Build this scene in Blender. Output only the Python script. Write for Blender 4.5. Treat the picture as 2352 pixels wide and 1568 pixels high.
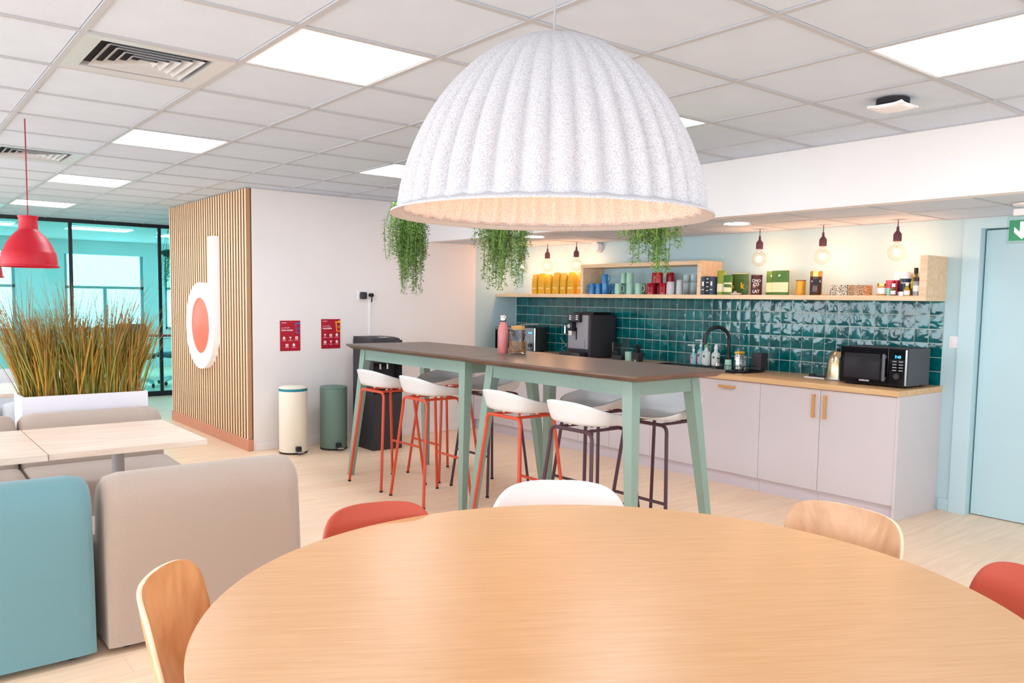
import bpy, bmesh, math, random
from mathutils import Vector, Matrix
from math import sin, cos, pi, radians, atan2, hypot
random.seed(7)
for o in list(bpy.data.objects):
    bpy.data.objects.remove(o, do_unlink=True)
SC = bpy.context.scene
COL = SC.collection

# ------------------------------------------------------------------ camera, world, light, exposure
CH, ZC, ZL = 1.45, 2.437, 2.052          # camera height, main ceiling, lowered kitchen ceiling
XK, YB, XS = 5.95, 7.36, 2.80           # kitchen wall, white back wall, slatted wall
YAW, PIT, ROL, FPX = .67541, .07872, .01461, 1852.65
def cam_axes():
    f = Vector((sin(YAW) * cos(PIT), cos(YAW) * cos(PIT), -sin(PIT)))
    r = Vector((cos(YAW), -sin(YAW), 0)); u = r.cross(f)
    return cos(ROL) * r + sin(ROL) * u, -sin(ROL) * r + cos(ROL) * u, f
_r, _u, _f = cam_axes()
cd = bpy.data.cameras.new('camera')
cd.sensor_width = 36; cd.lens = FPX / 2352 * 36
cd.shift_y = 50.743 / 2352
cd.clip_start = .02
cam = bpy.data.objects.new('camera', cd); COL.objects.link(cam)
cam.matrix_world = Matrix(((_r.x, _u.x, -_f.x, 0), (_r.y, _u.y, -_f.y, 0), (_r.z, _u.z, -_f.z, CH), (0, 0, 0, 1)))
SC.camera = cam

w = bpy.data.worlds.new('world'); SC.world = w; w.use_nodes = True
bg = w.node_tree.nodes['Background']
bg.inputs[0].default_value = (.84, .93, 1.0, 1); bg.inputs[1].default_value = 3.4

SC.view_settings.view_transform = 'Standard'; SC.view_settings.look = 'None'
SC.view_settings.exposure = 0.23; SC.view_settings.gamma = 1.0
SC.view_settings.use_curve_mapping = False
SC.cycles.max_bounces = 10; SC.cycles.diffuse_bounces = 6; SC.cycles.transparent_max_bounces = 16
SC.cycles.sample_clamp_indirect = 6.0
SC.cycles.caustics_reflective = False; SC.cycles.caustics_refractive = False

PANEL_E, DAY_W, BULB_W, BELL_W = 15.0, 16.0, 3.0, 5.0
def area_light(name, loc, rot, sx, sy, power, col=(1, 1, 1)):
    l = bpy.data.lights.new(name, 'AREA'); l.shape = 'RECTANGLE'; l.size = sx; l.size_y = sy
    l.energy = power; l.color = col
    o = bpy.data.objects.new(name, l); COL.objects.link(o); o.location = loc; o.rotation_euler = rot
    return o
# daylight entering through the window bays of the left wall
for k in range(5):
    area_light('daylight', (-3.14, -1.3 + 2.6 * k, 1.35), (0, -pi / 2, 0), 1.9, 2.3, DAY_W * (1 if k < 3 else 2.6), (.84, .93, 1.0))
# fill through openings added behind the camera, unseen, to brighten the white wall
for k in range(3):
    area_light('daylight', (-1.7 + 2.7 * k, -3.14, 1.35), (-pi / 2, 0, pi), 2.3, 1.9, 4.0, (.84, .93, 1.0))

# ------------------------------------------------------------------ helpers
def lin(c):
    return tuple(((v / 255) / 12.92 if v / 255 <= .04045 else ((v / 255 + .055) / 1.055) ** 2.4) for v in c)
MATS = {}
def mat(name, col, rough=.5, metal=0, var=0, vscale=30, bump=0, bscale=80, emit=None, estr=0, alpha=None, spec=None,
        stretch=None, trans=0, ior=1.45, sheen=0, coat=0, objvar=0, sss=0):
    if name in MATS: return MATS[name]
    m = bpy.data.materials.new(name); m.use_nodes = True
    nt = m.node_tree; b = nt.nodes['Principled BSDF']
    c = lin(col); b.inputs['Base Color'].default_value = (*c, 1)
    b.inputs['Roughness'].default_value = rough; b.inputs['Metallic'].default_value = metal
    b.inputs['IOR'].default_value = ior
    if spec is not None: b.inputs['Specular IOR Level'].default_value = spec
    if trans: b.inputs['Transmission Weight'].default_value = trans
    if sheen: b.inputs['Sheen Weight'].default_value = sheen
    if coat: b.inputs['Coat Weight'].default_value = coat; b.inputs['Coat Roughness'].default_value = .05
    if emit: b.inputs['Emission Color'].default_value = (*lin(emit), 1); b.inputs['Emission Strength'].default_value = estr
    if alpha is not None: b.inputs['Alpha'].default_value = alpha
    tc = nt.nodes.new('ShaderNodeTexCoord')
    src = tc.outputs['Object']
    if stretch:
        mp = nt.nodes.new('ShaderNodeMapping'); mp.inputs['Scale'].default_value = stretch
        nt.links.new(src, mp.inputs[0]); src = mp.outputs[0]
    out = None
    if var:
        n = nt.nodes.new('ShaderNodeTexNoise'); n.inputs['Scale'].default_value = vscale; n.inputs['Detail'].default_value = 5
        nt.links.new(src, n.inputs[0])
        r = nt.nodes.new('ShaderNodeMapRange'); r.inputs[1].default_value = .3; r.inputs[2].default_value = .7
        r.inputs[3].default_value = 1 - var; r.inputs[4].default_value = 1 + var * .5
        nt.links.new(n.outputs[0], r.inputs[0])
        mx = nt.nodes.new('ShaderNodeVectorMath'); mx.operation = 'SCALE'; mx.inputs[0].default_value = c
        nt.links.new(r.outputs[0], mx.inputs['Scale']); out = mx.outputs[0]
    if objvar:
        oi = nt.nodes.new('ShaderNodeObjectInfo')
        r2 = nt.nodes.new('ShaderNodeMapRange'); r2.inputs[3].default_value = 1 - objvar; r2.inputs[4].default_value = 1 + objvar
        nt.links.new(oi.outputs['Random'], r2.inputs[0])
        mx = nt.nodes.new('ShaderNodeVectorMath'); mx.operation = 'SCALE'; mx.inputs[0].default_value = c
        if out is not None: nt.links.new(out, mx.inputs[0])
        nt.links.new(r2.outputs[0], mx.inputs['Scale']); out = mx.outputs[0]
    if out is not None: nt.links.new(out, b.inputs['Base Color'])
    if bump:
        n2 = nt.nodes.new('ShaderNodeTexNoise'); n2.inputs['Scale'].default_value = bscale; n2.inputs['Detail'].default_value = 3
        nt.links.new(src, n2.inputs[0])
        bp = nt.nodes.new('ShaderNodeBump'); bp.inputs['Strength'].default_value = bump; bp.inputs['Distance'].default_value = .01
        nt.links.new(n2.outputs[0], bp.inputs['Height']); nt.links.new(bp.outputs[0], b.inputs['Normal'])
    MATS[name] = m
    return m
def wood(name, c1, c2, scale, dirn, rough=.4, bump=.02, dist=3.0, detail=4):
    """straight grain: stretched noise between two tones"""
    if name in MATS: return MATS[name]
    m = bpy.data.materials.new(name); m.use_nodes = True; nt = m.node_tree; b = nt.nodes['Principled BSDF']
    b.inputs['Roughness'].default_value = rough
    tc = nt.nodes.new('ShaderNodeTexCoord'); mp = nt.nodes.new('ShaderNodeMapping'); mp.inputs['Scale'].default_value = dirn
    nt.links.new(tc.outputs['Object'], mp.inputs[0])
    n = nt.nodes.new('ShaderNodeTexNoise'); n.inputs['Scale'].default_value = scale; n.inputs['Detail'].default_value = detail
    n.inputs['Distortion'].default_value = dist * .15
    nt.links.new(mp.outputs[0], n.inputs[0])
    r = nt.nodes.new('ShaderNodeValToRGB'); e = r.color_ramp.elements
    e[0].position = .32; e[0].color = (*lin(c1), 1); e[1].position = .68; e[1].color = (*lin(c2), 1)
    nt.links.new(n.outputs[0], r.inputs[0]); nt.links.new(r.outputs[0], b.inputs['Base Color'])
    if bump:
        bp = nt.nodes.new('ShaderNodeBump'); bp.inputs['Strength'].default_value = bump; bp.inputs['Distance'].default_value = .01
        nt.links.new(n.outputs[0], bp.inputs['Height']); nt.links.new(bp.outputs[0], b.inputs['Normal'])
    MATS[name] = m
    return m
def glass_mat(name, tint, gloss=.12, rough=.0):
    if name in MATS: return MATS[name]
    m = bpy.data.materials.new(name); m.use_nodes = True; nt = m.node_tree
    for n in list(nt.nodes): nt.nodes.remove(n)
    o = nt.nodes.new('ShaderNodeOutputMaterial'); t = nt.nodes.new('ShaderNodeBsdfTransparent'); g = nt.nodes.new('ShaderNodeBsdfGlossy')
    t.inputs[0].default_value = (*tint, 1); g.inputs['Roughness'].default_value = rough
    lw = nt.nodes.new('ShaderNodeLayerWeight'); lw.inputs[0].default_value = .35
    mu = nt.nodes.new('ShaderNodeMath'); mu.operation = 'MULTIPLY'; mu.inputs[1].default_value = gloss * 4
    mx = nt.nodes.new('ShaderNodeMixShader')
    nt.links.new(lw.outputs['Fresnel'], mu.inputs[0]); nt.links.new(mu.outputs[0], mx.inputs[0])
    nt.links.new(t.outputs[0], mx.inputs[1]); nt.links.new(g.outputs[0], mx.inputs[2]); nt.links.new(mx.outputs[0], o.inputs[0])
    MATS[name] = m
    return m

class MB:
    """collects simple shapes; build() links them as one mesh object"""
    def __init__(s): s.bm = bmesh.new()
    def box(s, x0, x1, y0, y1, z0, z1, bev=0, seg=2):
        b = bmesh.new()
        vs = [b.verts.new(p) for p in ((x0, y0, z0), (x1, y0, z0), (x1, y1, z0), (x0, y1, z0), (x0, y0, z1), (x1, y0, z1), (x1, y1, z1), (x0, y1, z1))]
        for f in ((0, 3, 2, 1), (4, 5, 6, 7), (0, 1, 5, 4), (1, 2, 6, 5), (2, 3, 7, 6), (3, 0, 4, 7)):
            b.faces.new([vs[i] for i in f])
        if bev: bmesh.ops.bevel(b, geom=list(b.edges), offset=bev, segments=seg, profile=.5, affect='EDGES')
        s._merge(b); return s
    def cbox(s, c, d, bev=0, seg=2):
        return s.box(c[0] - d[0] / 2, c[0] + d[0] / 2, c[1] - d[1] / 2, c[1] + d[1] / 2, c[2] - d[2] / 2, c[2] + d[2] / 2, bev, seg)
    def _merge(s, b):
        m = bpy.data.meshes.new('t'); b.to_mesh(m); b.free(); s.bm.from_mesh(m); bpy.data.meshes.remove(m)
    def raw(s, verts, faces):
        vs = [s.bm.verts.new(v) for v in verts]
        for f in faces:
            try: s.bm.faces.new([vs[i] for i in f])
            except ValueError: pass
        return s
    def lathe(s, prof, c=(0, 0, 0), seg=24, rad=None, cap=True):
        """prof: [(r,z)...] bottom to top; rad(angle,r,z) may reshape the radius"""
        vs, fs, n = [], [], len(prof)
        for (r, z) in prof:
            for k in range(seg):
                a = 2 * pi * k / seg; rr = rad(a, r, z) if rad else r
                vs.append((c[0] + rr * cos(a), c[1] + rr * sin(a), c[2] + z))
        for i in range(n - 1):
            for k in range(seg):
                k2 = (k + 1) % seg; fs.append((i * seg + k, i * seg + k2, (i + 1) * seg + k2, (i + 1) * seg + k))
        if cap:
            if prof[0][0] > 1e-5: fs.append(tuple(range(seg))[::-1])
            if prof[-1][0] > 1e-5: fs.append(tuple((n - 1) * seg + k for k in range(seg)))
        return s.raw(vs, fs)
    def tube(s, pts, r, seg=8, closed=False, r2=None):
        P = [Vector(p) for p in pts]; n = len(P); vs, fs = [], []
        up = None
        for i in range(n):
            if closed: t = P[(i + 1) % n] - P[i - 1]
            else: t = P[min(i + 1, n - 1)] - P[max(i - 1, 0)]
            t.normalize()
            if up is None:
                up = Vector((0, 0, 1)) if abs(t.z) < .9 else Vector((1, 0, 0))
            sd = t.cross(up)
            if sd.length < 1e-4: sd = t.cross(Vector((0, 1, 0)))
            sd.normalize(); up = sd.cross(t).normalized()
            rr = r if r2 is None else r + (r2 - r) * i / (n - 1)
            for k in range(seg):
                a = 2 * pi * k / seg; vs.append(P[i] + sd * (rr * cos(a)) + up * (rr * sin(a)))
        m = n if closed else n - 1
        for i in range(m):
            j = (i + 1) % n
            for k in range(seg):
                k2 = (k + 1) % seg; fs.append((i * seg + k, i * seg + k2, j * seg + k2, j * seg + k))
        if not closed: fs += [tuple(range(seg))[::-1], tuple((n - 1) * seg + k for k in range(seg))]
        return s.raw(vs, fs)
    def prism(s, poly, f0, f1):
        """poly of 2d points; f0,f1 map (a,b) to 3d for the two ends"""
        n = len(poly); vs = [f0(*p) for p in poly] + [f1(*p) for p in poly]
        return s.raw(vs, [tuple(range(n))[::-1], tuple(range(n, 2 * n))] + [(i, (i + 1) % n, n + (i + 1) % n, n + i) for i in range(n)])
    def quadpost(s, b, t):
        """tapered post: b,t = (x0,x1,y0,y1,z)"""
        q = lambda c: [(c[0], c[2], c[4]), (c[1], c[2], c[4]), (c[1], c[3], c[4]), (c[0], c[3], c[4])]
        return s.raw(q(b) + q(t), [(3, 2, 1, 0), (4, 5, 6, 7), (0, 1, 5, 4), (1, 2, 6, 5), (2, 3, 7, 6), (3, 0, 4, 7)])
    def surf(s, fn, nu, nv, wrap=False):
        vs = [fn(i / (nu if wrap else nu - 1), j / (nv - 1)) for j in range(nv) for i in range(nu)]
        fs = []
        for j in range(nv - 1):
            for i in range(nu if wrap else nu - 1):
                i2 = (i + 1) % nu; fs.append((j * nu + i, j * nu + i2, (j + 1) * nu + i2, (j + 1) * nu + i))
        return s.raw(vs, fs)
    def mesh(s, m=None, smooth=35, normals=True):
        if normals: bmesh.ops.recalc_face_normals(s.bm, faces=s.bm.faces)
        me = bpy.data.meshes.new('m'); s.bm.to_mesh(me); s.bm.free()
        if m: me.materials.append(m)
        if smooth:
            me.shade_smooth(); me.set_sharp_from_angle(angle=radians(smooth))
        return me
    def build(s, name, m, parent=None, loc=(0, 0, 0), rot=(0, 0, 0), smooth=35, normals=True):
        return link(name, s.mesh(m, smooth, normals), parent, loc, rot)
def link(name, me, parent=None, loc=(0, 0, 0), rot=(0, 0, 0)):
    if me.name == 'm' or me.name.startswith('m.'): me.name = name
    o = bpy.data.objects.new(name, me); COL.objects.link(o)
    o.location = loc; o.rotation_euler = rot
    if parent: o.parent = parent
    return o
def tag(o, label, cat, group=None):
    o['label'] = label; o['category'] = cat
    if group: o['group'] = group
    return o
def thing(name, label, cat, loc=(0, 0, 0), rz=0, group=None):
    o = bpy.data.objects.new(name, None); COL.objects.link(o); o.empty_display_size = .05
    o.location = loc; o.rotation_euler = (0, 0, rz)
    return tag(o, label, cat, group)
def struct(o): o['kind'] = 'structure'; return o
def copy_tree(o, parent=None):
    c = o.copy(); COL.objects.link(c); c.parent = parent
    for ch in list(o.children): copy_tree(ch, c)
    return c
def dup(o, loc, rz, label, group=None):
    c = copy_tree(o); c.location = loc; c.rotation_euler = (0, 0, rz); c['label'] = label
    if group: c['group'] = group
    return c
def solidify(o, t, off=0, sub=0):
    if sub:
        s = o.modifiers.new('sub', 'SUBSURF'); s.levels = sub; s.render_levels = sub
    md = o.modifiers.new('sol', 'SOLIDIFY'); md.thickness = t; md.offset = off
    return o
def text_mesh(txt, size, m, bold=0, align='LEFT', depth=.0004):
    cu = bpy.data.curves.new('txt', 'FONT'); cu.body = txt; cu.size = size; cu.align_x = align; cu.extrude = depth; cu.offset = bold; cu.resolution_u = 2
    ob = bpy.data.objects.new('txt', cu); COL.objects.link(ob)
    dg = bpy.context.evaluated_depsgraph_get(); dg.update()
    me = bpy.data.meshes.new_from_object(ob.evaluated_get(dg)); bpy.data.objects.remove(ob, do_unlink=True); bpy.data.curves.remove(cu)
    me.materials.clear(); me.materials.append(m); me.name = 'lettering'
    return me
RX = (pi / 2, 0, 0)                        # lettering standing up, facing -y
RXK = (pi / 2, 0, -pi / 2)                 # lettering standing up, facing -x
def label_text(txt, size, m, parent, loc, rot, align='CENTER', bold=0):
    return link('lettering', text_mesh(txt, size, m, bold, align), parent, loc, rot)
def rrect(w, h, r, n=5):
    pts = []
    for cx, cy, a0 in ((w / 2 - r, h / 2 - r, 0), (-w / 2 + r, h / 2 - r, 90), (-w / 2 + r, -h / 2 + r, 180), (w / 2 - r, -h / 2 + r, 270)):
        for k in range(n + 1):
            a = radians(a0 + 90 * k / n); pts.append((cx + r * cos(a), cy + r * sin(a)))
    return pts
def arc(p0, p1, p2, n=5):
    a, b, c = Vector(p0), Vector(p1), Vector(p2)
    return [((1 - t) ** 2) * a + 2 * t * (1 - t) * b + t * t * c for t in [k / n for k in range(n + 1)]]

# ------------------------------------------------------------------ materials
M_white = mat('white_paint', (236, 232, 232), .7, var=.03, vscale=2, bump=.05, bscale=180)
M_blue = mat('pale_blue_paint', (186, 215, 224), .65, var=.03, vscale=2, bump=.05, bscale=180)
M_tile = mat('ceiling_tile', (204, 215, 230), .85, var=.03, vscale=6, bump=.12, bscale=260, objvar=.015)
M_bar = mat('ceiling_bar', (182, 184, 190), .5)
M_floor = None
M_oak = wood('light_oak', (226, 190, 150), (240, 210, 176), 6, (6, .6, 6), .45)
M_oaktop = wood('worktop_oak', (205, 164, 116), (222, 184, 138), 5, (9, .6, 9), .38)
M_slat = wood('slat_oak', (236, 198, 160), (250, 222, 188), 7, (8, 8, .35), .5)
M_slatback = mat('slat_felt', (96, 62, 48), .9, var=.1)
M_plinth = mat('terracotta_plinth', (206, 140, 112), .6, var=.05)
M_cab = mat('greige_laminate', (208, 200, 203), .45, var=.02, vscale=3)
M_toe = mat('toe_kick', (206, 196, 204), .5)
M_black = mat('black_plastic', (30, 29, 34), .35)
M_bgloss = mat('black_gloss', (14, 13, 18), .06)
M_dark = mat('anthracite', (52, 50, 56), .55, var=.05)
M_steel = mat('brushed_steel', (200, 200, 200), .22, metal=1)
M_chrome = mat('chrome', (230, 230, 230), .08, metal=1)
M_gold = mat('gold', (222, 180, 100), .22, metal=1)
M_sage = mat('sage_green', (136, 158, 146), .45, var=.03)
M_bartop = mat('taupe_laminate', (100, 84, 76), .32, var=.06, vscale=60, spec=.25)
M_baredge = wood('walnut_edge', (94, 60, 42), (122, 82, 56), 8, (8, .7, 8), .35)
M_red = mat('red_tube', (204, 74, 46), .35)
M_purple = mat('plum_tube', (74, 44, 56), .35)
M_shell = mat('white_shell', (214, 212, 212), .42)
M_rub = mat('rubber', (30, 26, 28), .7)
M_bwhite = mat('bin_white', (238, 230, 214), .4)
M_bgreen = mat('bin_green', (104, 130, 120), .5)
M_teal = mat('teal_bag', (20, 130, 150), .35, bump=.5, bscale=60)
M_felt_blue = mat('fabric_blue', (106, 149, 158), .9, var=.08, vscale=260, bump=.15, bscale=500, sheen=.25)
M_felt_beige = mat('fabric_beige', (172, 155, 143), .9, var=.08, vscale=260, bump=.15, bscale=500, sheen=.25)
M_felt_grey = mat('fabric_grey', (200, 204, 210), .9, var=.06, vscale=260, bump=.15, bscale=500)
M_maple = wood('maple_laminate', (220, 194, 174), (234, 214, 198), 4, (1, 7, 7), .4)
M_tabletop = wood('round_oak', (204, 157, 107), (214, 170, 122), 7, (.9, 14, 3), .33, bump=.03)
M_ply = wood('plywood', (204, 142, 88), (226, 170, 116), 5, (9, 3, .8), .35)
M_plyR = wood('plywood_pale', (192, 148, 112), (214, 174, 138), 5, (9, 3, .8), .35)
M_plyedge = mat('plywood_edge', (246, 216, 186), .5)
M_chred = mat('coral_shell', (186, 80, 60), .5)
M_chwhite = mat('white_upholstery', (232, 228, 230), .85, var=.03, vscale=300, bump=.06, bscale=500)
M_pend = mat('red_silicone', (184, 14, 38), .45)
M_panel = mat('led_diffuser', (255, 255, 255), .5, emit=(236, 246, 255), estr=PANEL_E)
M_down = mat('downlight_lens', (255, 255, 255), .5, emit=(255, 246, 230), estr=8)
M_wpl = mat('white_plastic', (240, 238, 240), .35)
M_soil = mat('soil', (60, 42, 30), .95, var=.3)
M_planter = mat('planter_white', (232, 230, 240), .4)
M_clear = glass_mat('clear_glass', (.95, .97, .97), .14)
M_paper = mat('paper_cream', (238, 226, 180), .7)
M_ink = mat('white_ink', (244, 236, 236), .6)
M_dkgreen = mat('pack_green', (76, 118, 48), .5, var=.06, vscale=20)

def floor_mat():
    m = bpy.data.materials.new('vinyl_plank_floor'); m.use_nodes = True; nt = m.node_tree; b = nt.nodes['Principled BSDF']
    b.inputs['Roughness'].default_value = .38
    tc = nt.nodes.new('ShaderNodeTexCoord')
    br = nt.nodes.new('ShaderNodeTexBrick'); br.offset = .37
    br.inputs['Color1'].default_value = (*lin((252, 222, 192)), 1); br.inputs['Color2'].default_value = (*lin((248, 214, 182)), 1)
    br.inputs['Mortar'].default_value = (*lin((236, 202, 170)), 1); br.inputs['Scale'].default_value = 1
    br.inputs['Mortar Size'].default_value = .0015; br.inputs['Brick Width'].default_value = 1.2; br.inputs['Row Height'].default_value = .18
    nt.links.new(tc.outputs['Object'], br.inputs[0])
    mp = nt.nodes.new('ShaderNodeMapping'); mp.inputs['Scale'].default_value = (1.2, 12, 1); nt.links.new(tc.outputs['Object'], mp.inputs[0])
    n = nt.nodes.new('ShaderNodeTexNoise'); n.inputs['Scale'].default_value = 2.2; n.inputs['Detail'].default_value = 6; nt.links.new(mp.outputs[0], n.inputs[0])
    r = nt.nodes.new('ShaderNodeMapRange'); r.inputs[1].default_value = .3; r.inputs[2].default_value = .7; r.inputs[3].default_value = .9; r.inputs[4].default_value = 1.06
    nt.links.new(n.outputs[0], r.inputs[0])
    mx = nt.nodes.new('ShaderNodeVectorMath'); mx.operation = 'SCALE'
    nt.links.new(br.outputs['Color'], mx.inputs[0]); nt.links.new(r.outputs[0], mx.inputs['Scale']); nt.links.new(mx.outputs[0], b.inputs['Base Color'])
    return m
M_floor = floor_mat()
M_zell = None
def zellige():
    m = bpy.data.materials.new('zellige_glaze'); m.use_nodes = True; nt = m.node_tree; b = nt.nodes['Principled BSDF']
    b.inputs['Roughness'].default_value = .1; b.inputs['Coat Weight'].default_value = .3; b.inputs['Coat Roughness'].default_value = .04
    oi = nt.nodes.new('ShaderNodeObjectInfo'); tc = nt.nodes.new('ShaderNodeTexCoord')
    off = nt.nodes.new('ShaderNodeVectorMath'); off.operation = 'SCALE'; off.inputs['Scale'].default_value = 40
    cmb = nt.nodes.new('ShaderNodeCombineXYZ')
    for k in range(3): nt.links.new(oi.outputs['Random'], cmb.inputs[k])
    nt.links.new(cmb.outputs[0], off.inputs[0])
    ad = nt.nodes.new('ShaderNodeVectorMath'); ad.operation = 'ADD'; nt.links.new(tc.outputs['Object'], ad.inputs[0]); nt.links.new(off.outputs[0], ad.inputs[1])
    n = nt.nodes.new('ShaderNodeTexNoise'); n.inputs['Scale'].default_value = 14; n.inputs['Detail'].default_value = 3; nt.links.new(ad.outputs[0], n.inputs[0])
    r = nt.nodes.new('ShaderNodeValToRGB'); e = r.color_ramp.elements
    e[0].position = .3; e[0].color = (*lin((0, 74, 80)), 1); e[1].position = .75; e[1].color = (*lin((4, 108, 112)), 1)
    nt.links.new(n.outputs[0], r.inputs[0])
    r2 = nt.nodes.new('ShaderNodeMapRange'); r2.inputs[3].default_value = .78; r2.inputs[4].default_value = 1.25; nt.links.new(oi.outputs['Random'], r2.inputs[0])
    mx = nt.nodes.new('ShaderNodeVectorMath'); mx.operation = 'SCALE'; nt.links.new(r.outputs[0], mx.inputs[0]); nt.links.new(r2.outputs[0], mx.inputs['Scale'])
    nt.links.new(mx.outputs[0], b.inputs['Base Color'])
    n2 = nt.nodes.new('ShaderNodeTexNoise'); n2.inputs['Scale'].default_value = 15; n2.inputs['Detail'].default_value = 1; n2.inputs['Distortion'].default_value = .5; nt.links.new(ad.outputs[0], n2.inputs[0])
    bp = nt.nodes.new('ShaderNodeBump'); bp.inputs['Strength'].default_value = .3; bp.inputs['Distance'].default_value = .01
    nt.links.new(n2.outputs[0], bp.inputs['Height']); nt.links.new(bp.outputs[0], b.inputs['Normal']); nt.links.new(bp.outputs[0], b.inputs['Coat Normal'])
    return m
M_zell = zellige()
M_grout = mat('grout', (206, 210, 202), .8)

# ------------------------------------------------------------------ room shell
X0, Y0, Y1, YO = -3.2, -3.2, 12.2, 17.2
struct(MB().box(X0, 8.2, Y0, YO, -.1, 0).build('floor', M_floor, smooth=0))
GX, GY = 1.28206, 3.47456
ceil = struct(MB().box(X0, XK, Y0, YO, ZC + .03, ZC + .1).box(XK, 8.2, 9.8, YO, ZC + .03, ZC + .1).build('ceiling', M_white, smooth=0))
XF = 4.72                                    # soffit face
bars = MB()
I0, I1, J0, J1 = -3, 7, -8, 14
YC2 = 9.8
xa, xb, ya, yb = GX + .6 * I0, XF, GY + .6 * J0, Y1
for i in range(I0, I1 + 1):
    x = GX + .6 * i
    if x < XS: bars.box(x - .012, x + .012, ya, yb, ZC, ZC + .03)
    else:
        if x < XF: bars.box(x - .012, x + .012, ya, YB, ZC, ZC + .03)
        bars.box(x - .012, x + .012, YC2, yb, ZC, ZC + .03)
for j in range(J0, J1 + 1):
    y = GY + .6 * j
    bars.box(xa, xb if y < YB else (XS if y < YC2 else 5.98), y - .012, y + .012, ZC + .0002, ZC + .03)
bars.box(XF - .02, XF, ya, YB, ZC + .0004, ZC + .03).box(XS, XF, YB - .02, YB, ZC + .0004, ZC + .03)
bars.build('grid_bars', M_bar, ceil, smooth=0)
LIGHTS = [(0, -1), (0, 3), (0, 7), (0, 11), (3, 3), (3, -1), (3, -4)]
VENTS = [(-1, 0), (-1, 5), (-1, 12)]
tile_me = MB().box(-.287, .287, -.287, .287, 0, .012, .003, 1).mesh(M_tile, 0); tile_me.name = 'ceiling_tile'
for i in range(I0, I1 + 1):
    for j in range(J0, J1 + 1):
        if (i, j) in LIGHTS or (i, j) in VENTS: continue
        cx, cy = GX + .6 * i + .3, GY + .6 * j + .3
        sx = sy = 1
        lx, hx, ly, hy = cx - .3, cx + .3, cy - .3, cy + .3
        if cy < YC2 - .1:
            if ly < YB:
                if lx > XF: continue
                hx = min(hx, XF - .008)
                if lx > XS - .01: hy = min(hy, YB - .008)
            else:
                if lx > XS: continue
                hx = min(hx, XS)
        else: hx = min(hx, 5.98)
        hy = min(hy, Y1)
        if hx - lx < .06 or hy - ly < .06: continue
        o = link('tile', tile_me, ceil, ((lx + hx) / 2, (ly + hy) / 2, ZC + .006 + random.uniform(-.0008, .0008)))
        o.scale = ((hx - lx) / .6, (hy - ly) / .6, 1)
# lowered kitchen ceiling and its upstand
struct(MB().box(XF, XF + .1, Y0, YB, ZL, ZC + .04).build('wall_soffit', M_white, smooth=0))
low = struct(MB().box(XF + .1, XK, Y0, YB, ZL + .02, ZL + .1).build('ceiling_kitchen', M_white, smooth=0))
lb = MB()
for x in (XF + .6, XF + 1.2): lb.box(x - .008, x + .008, .4, YB, ZL, ZL + .02)
YLS = [YB - .6 * k for k in range(1, 12)]
for y in YLS: lb.box(XF + .1, XK, y - .008, y + .008, ZL + .0003, ZL + .02)
lb.build('grid_bars', M_bar, low, smooth=0)
for (x0, x1) in ((XF + .1, XF + .6), (XF + .6, XF + 1.2), (XF + 1.2, XK)):
    for k in range(11):
        y1 = YB - .6 * k; y0 = y1 - .6
        o = link('tile', tile_me, low, ((x0 + x1) / 2, (y0 + y1) / 2, ZL + .003)); o.scale = ((x1 - x0) / .592, .6 / .592, 1)
# walls
struct(MB().box(XS, 5.356, YB, 9.8, 0, ZC + .03).build('wall_back', M_white, smooth=0))
struct(MB().box(5.356, 6.2, YB, 9.8, 0, ZC + .03).build('wall_niche', M_blue, smooth=0))
DY0, DY1, DZ = 1.36, 2.335, 1.98
wk = MB().box(XK + .12, XK + .2, DY0, DY1, 0, DZ).box(XK, XK + .2, DY1, YB, 0, ZC).box(XK, XK + .2, DY0, DY1, DZ, ZC).box(XK, XK + .2, Y0, DY0, 0, ZC)  # first box, behind the door, added to stop light leaking under it
struct(wk.build('wall_right', M_blue, smooth=0))
struct(MB().box(6.0, 6.2, 9.8, YO, 0, ZC + .03).build('wall_far_right', M_white, smooth=0))
wfr = MB().box(X0, XK, Y0 - .1, Y0, 0, .3).box(X0, XK, Y0 - .1, Y0, 2.32, ZC + .03).box(X0, -2.9, Y0 - .1, Y0, .3, 2.32).box(4.9, XK, Y0 - .1, Y0, .3, 2.32)  # unseen wall; its openings are added to let in fill light
for x in (-.35, 2.35): wfr.box(x - .15, x + .15, Y0 - .1, Y0, .3, 2.32)
struct(wfr.build('wall_front', M_white, smooth=0))
wl = MB().box(X0 - .1, X0, Y0, Y1, 0, .3).box(X0 - .1, X0, Y0, Y1, 2.32, ZC + .03).box(X0 - .1, X0, Y0, -2.6, .3, 2.32).box(X0 - .1, X0, 10.4, Y1, .3, 2.32)
for k in range(1, 5): wl.box(X0 - .1, X0, -2.6 + 2.6 * k - .12, -2.6 + 2.6 * k + .12, .3, 2.32)
struct(wl.build('wall_left', M_white, smooth=0))
# door and casing
dr = struct(MB().box(XK + .055, XK + .095, DY0 + .01, DY1 - .01, .006, DZ - .01).build('door_1', M_blue, smooth=0))
MB().box(XK + .01, XK + .055, DY0 + .07, DY0 + .09, .98, 1.06, .004).tube([(XK + .02, DY0 + .08, 1.03), (XK - .02, DY0 + .08, 1.03), (XK - .02, DY0 + .2, 1.03)], .008).build('door_handle', M_steel, dr)
tr = MB()
tr.box(XK - .018, XK + .0, DY1, DY1 + .11, 0, DZ + .09).box(XK - .018, XK + .0, DY0 - .11, DY0, 0, DZ + .09).box(XK - .018, XK, DY0, DY1, DZ, DZ + .09)
struct(tr.build('trim_1', mat('door_paint', (192, 219, 228), .5), smooth=0))
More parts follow.
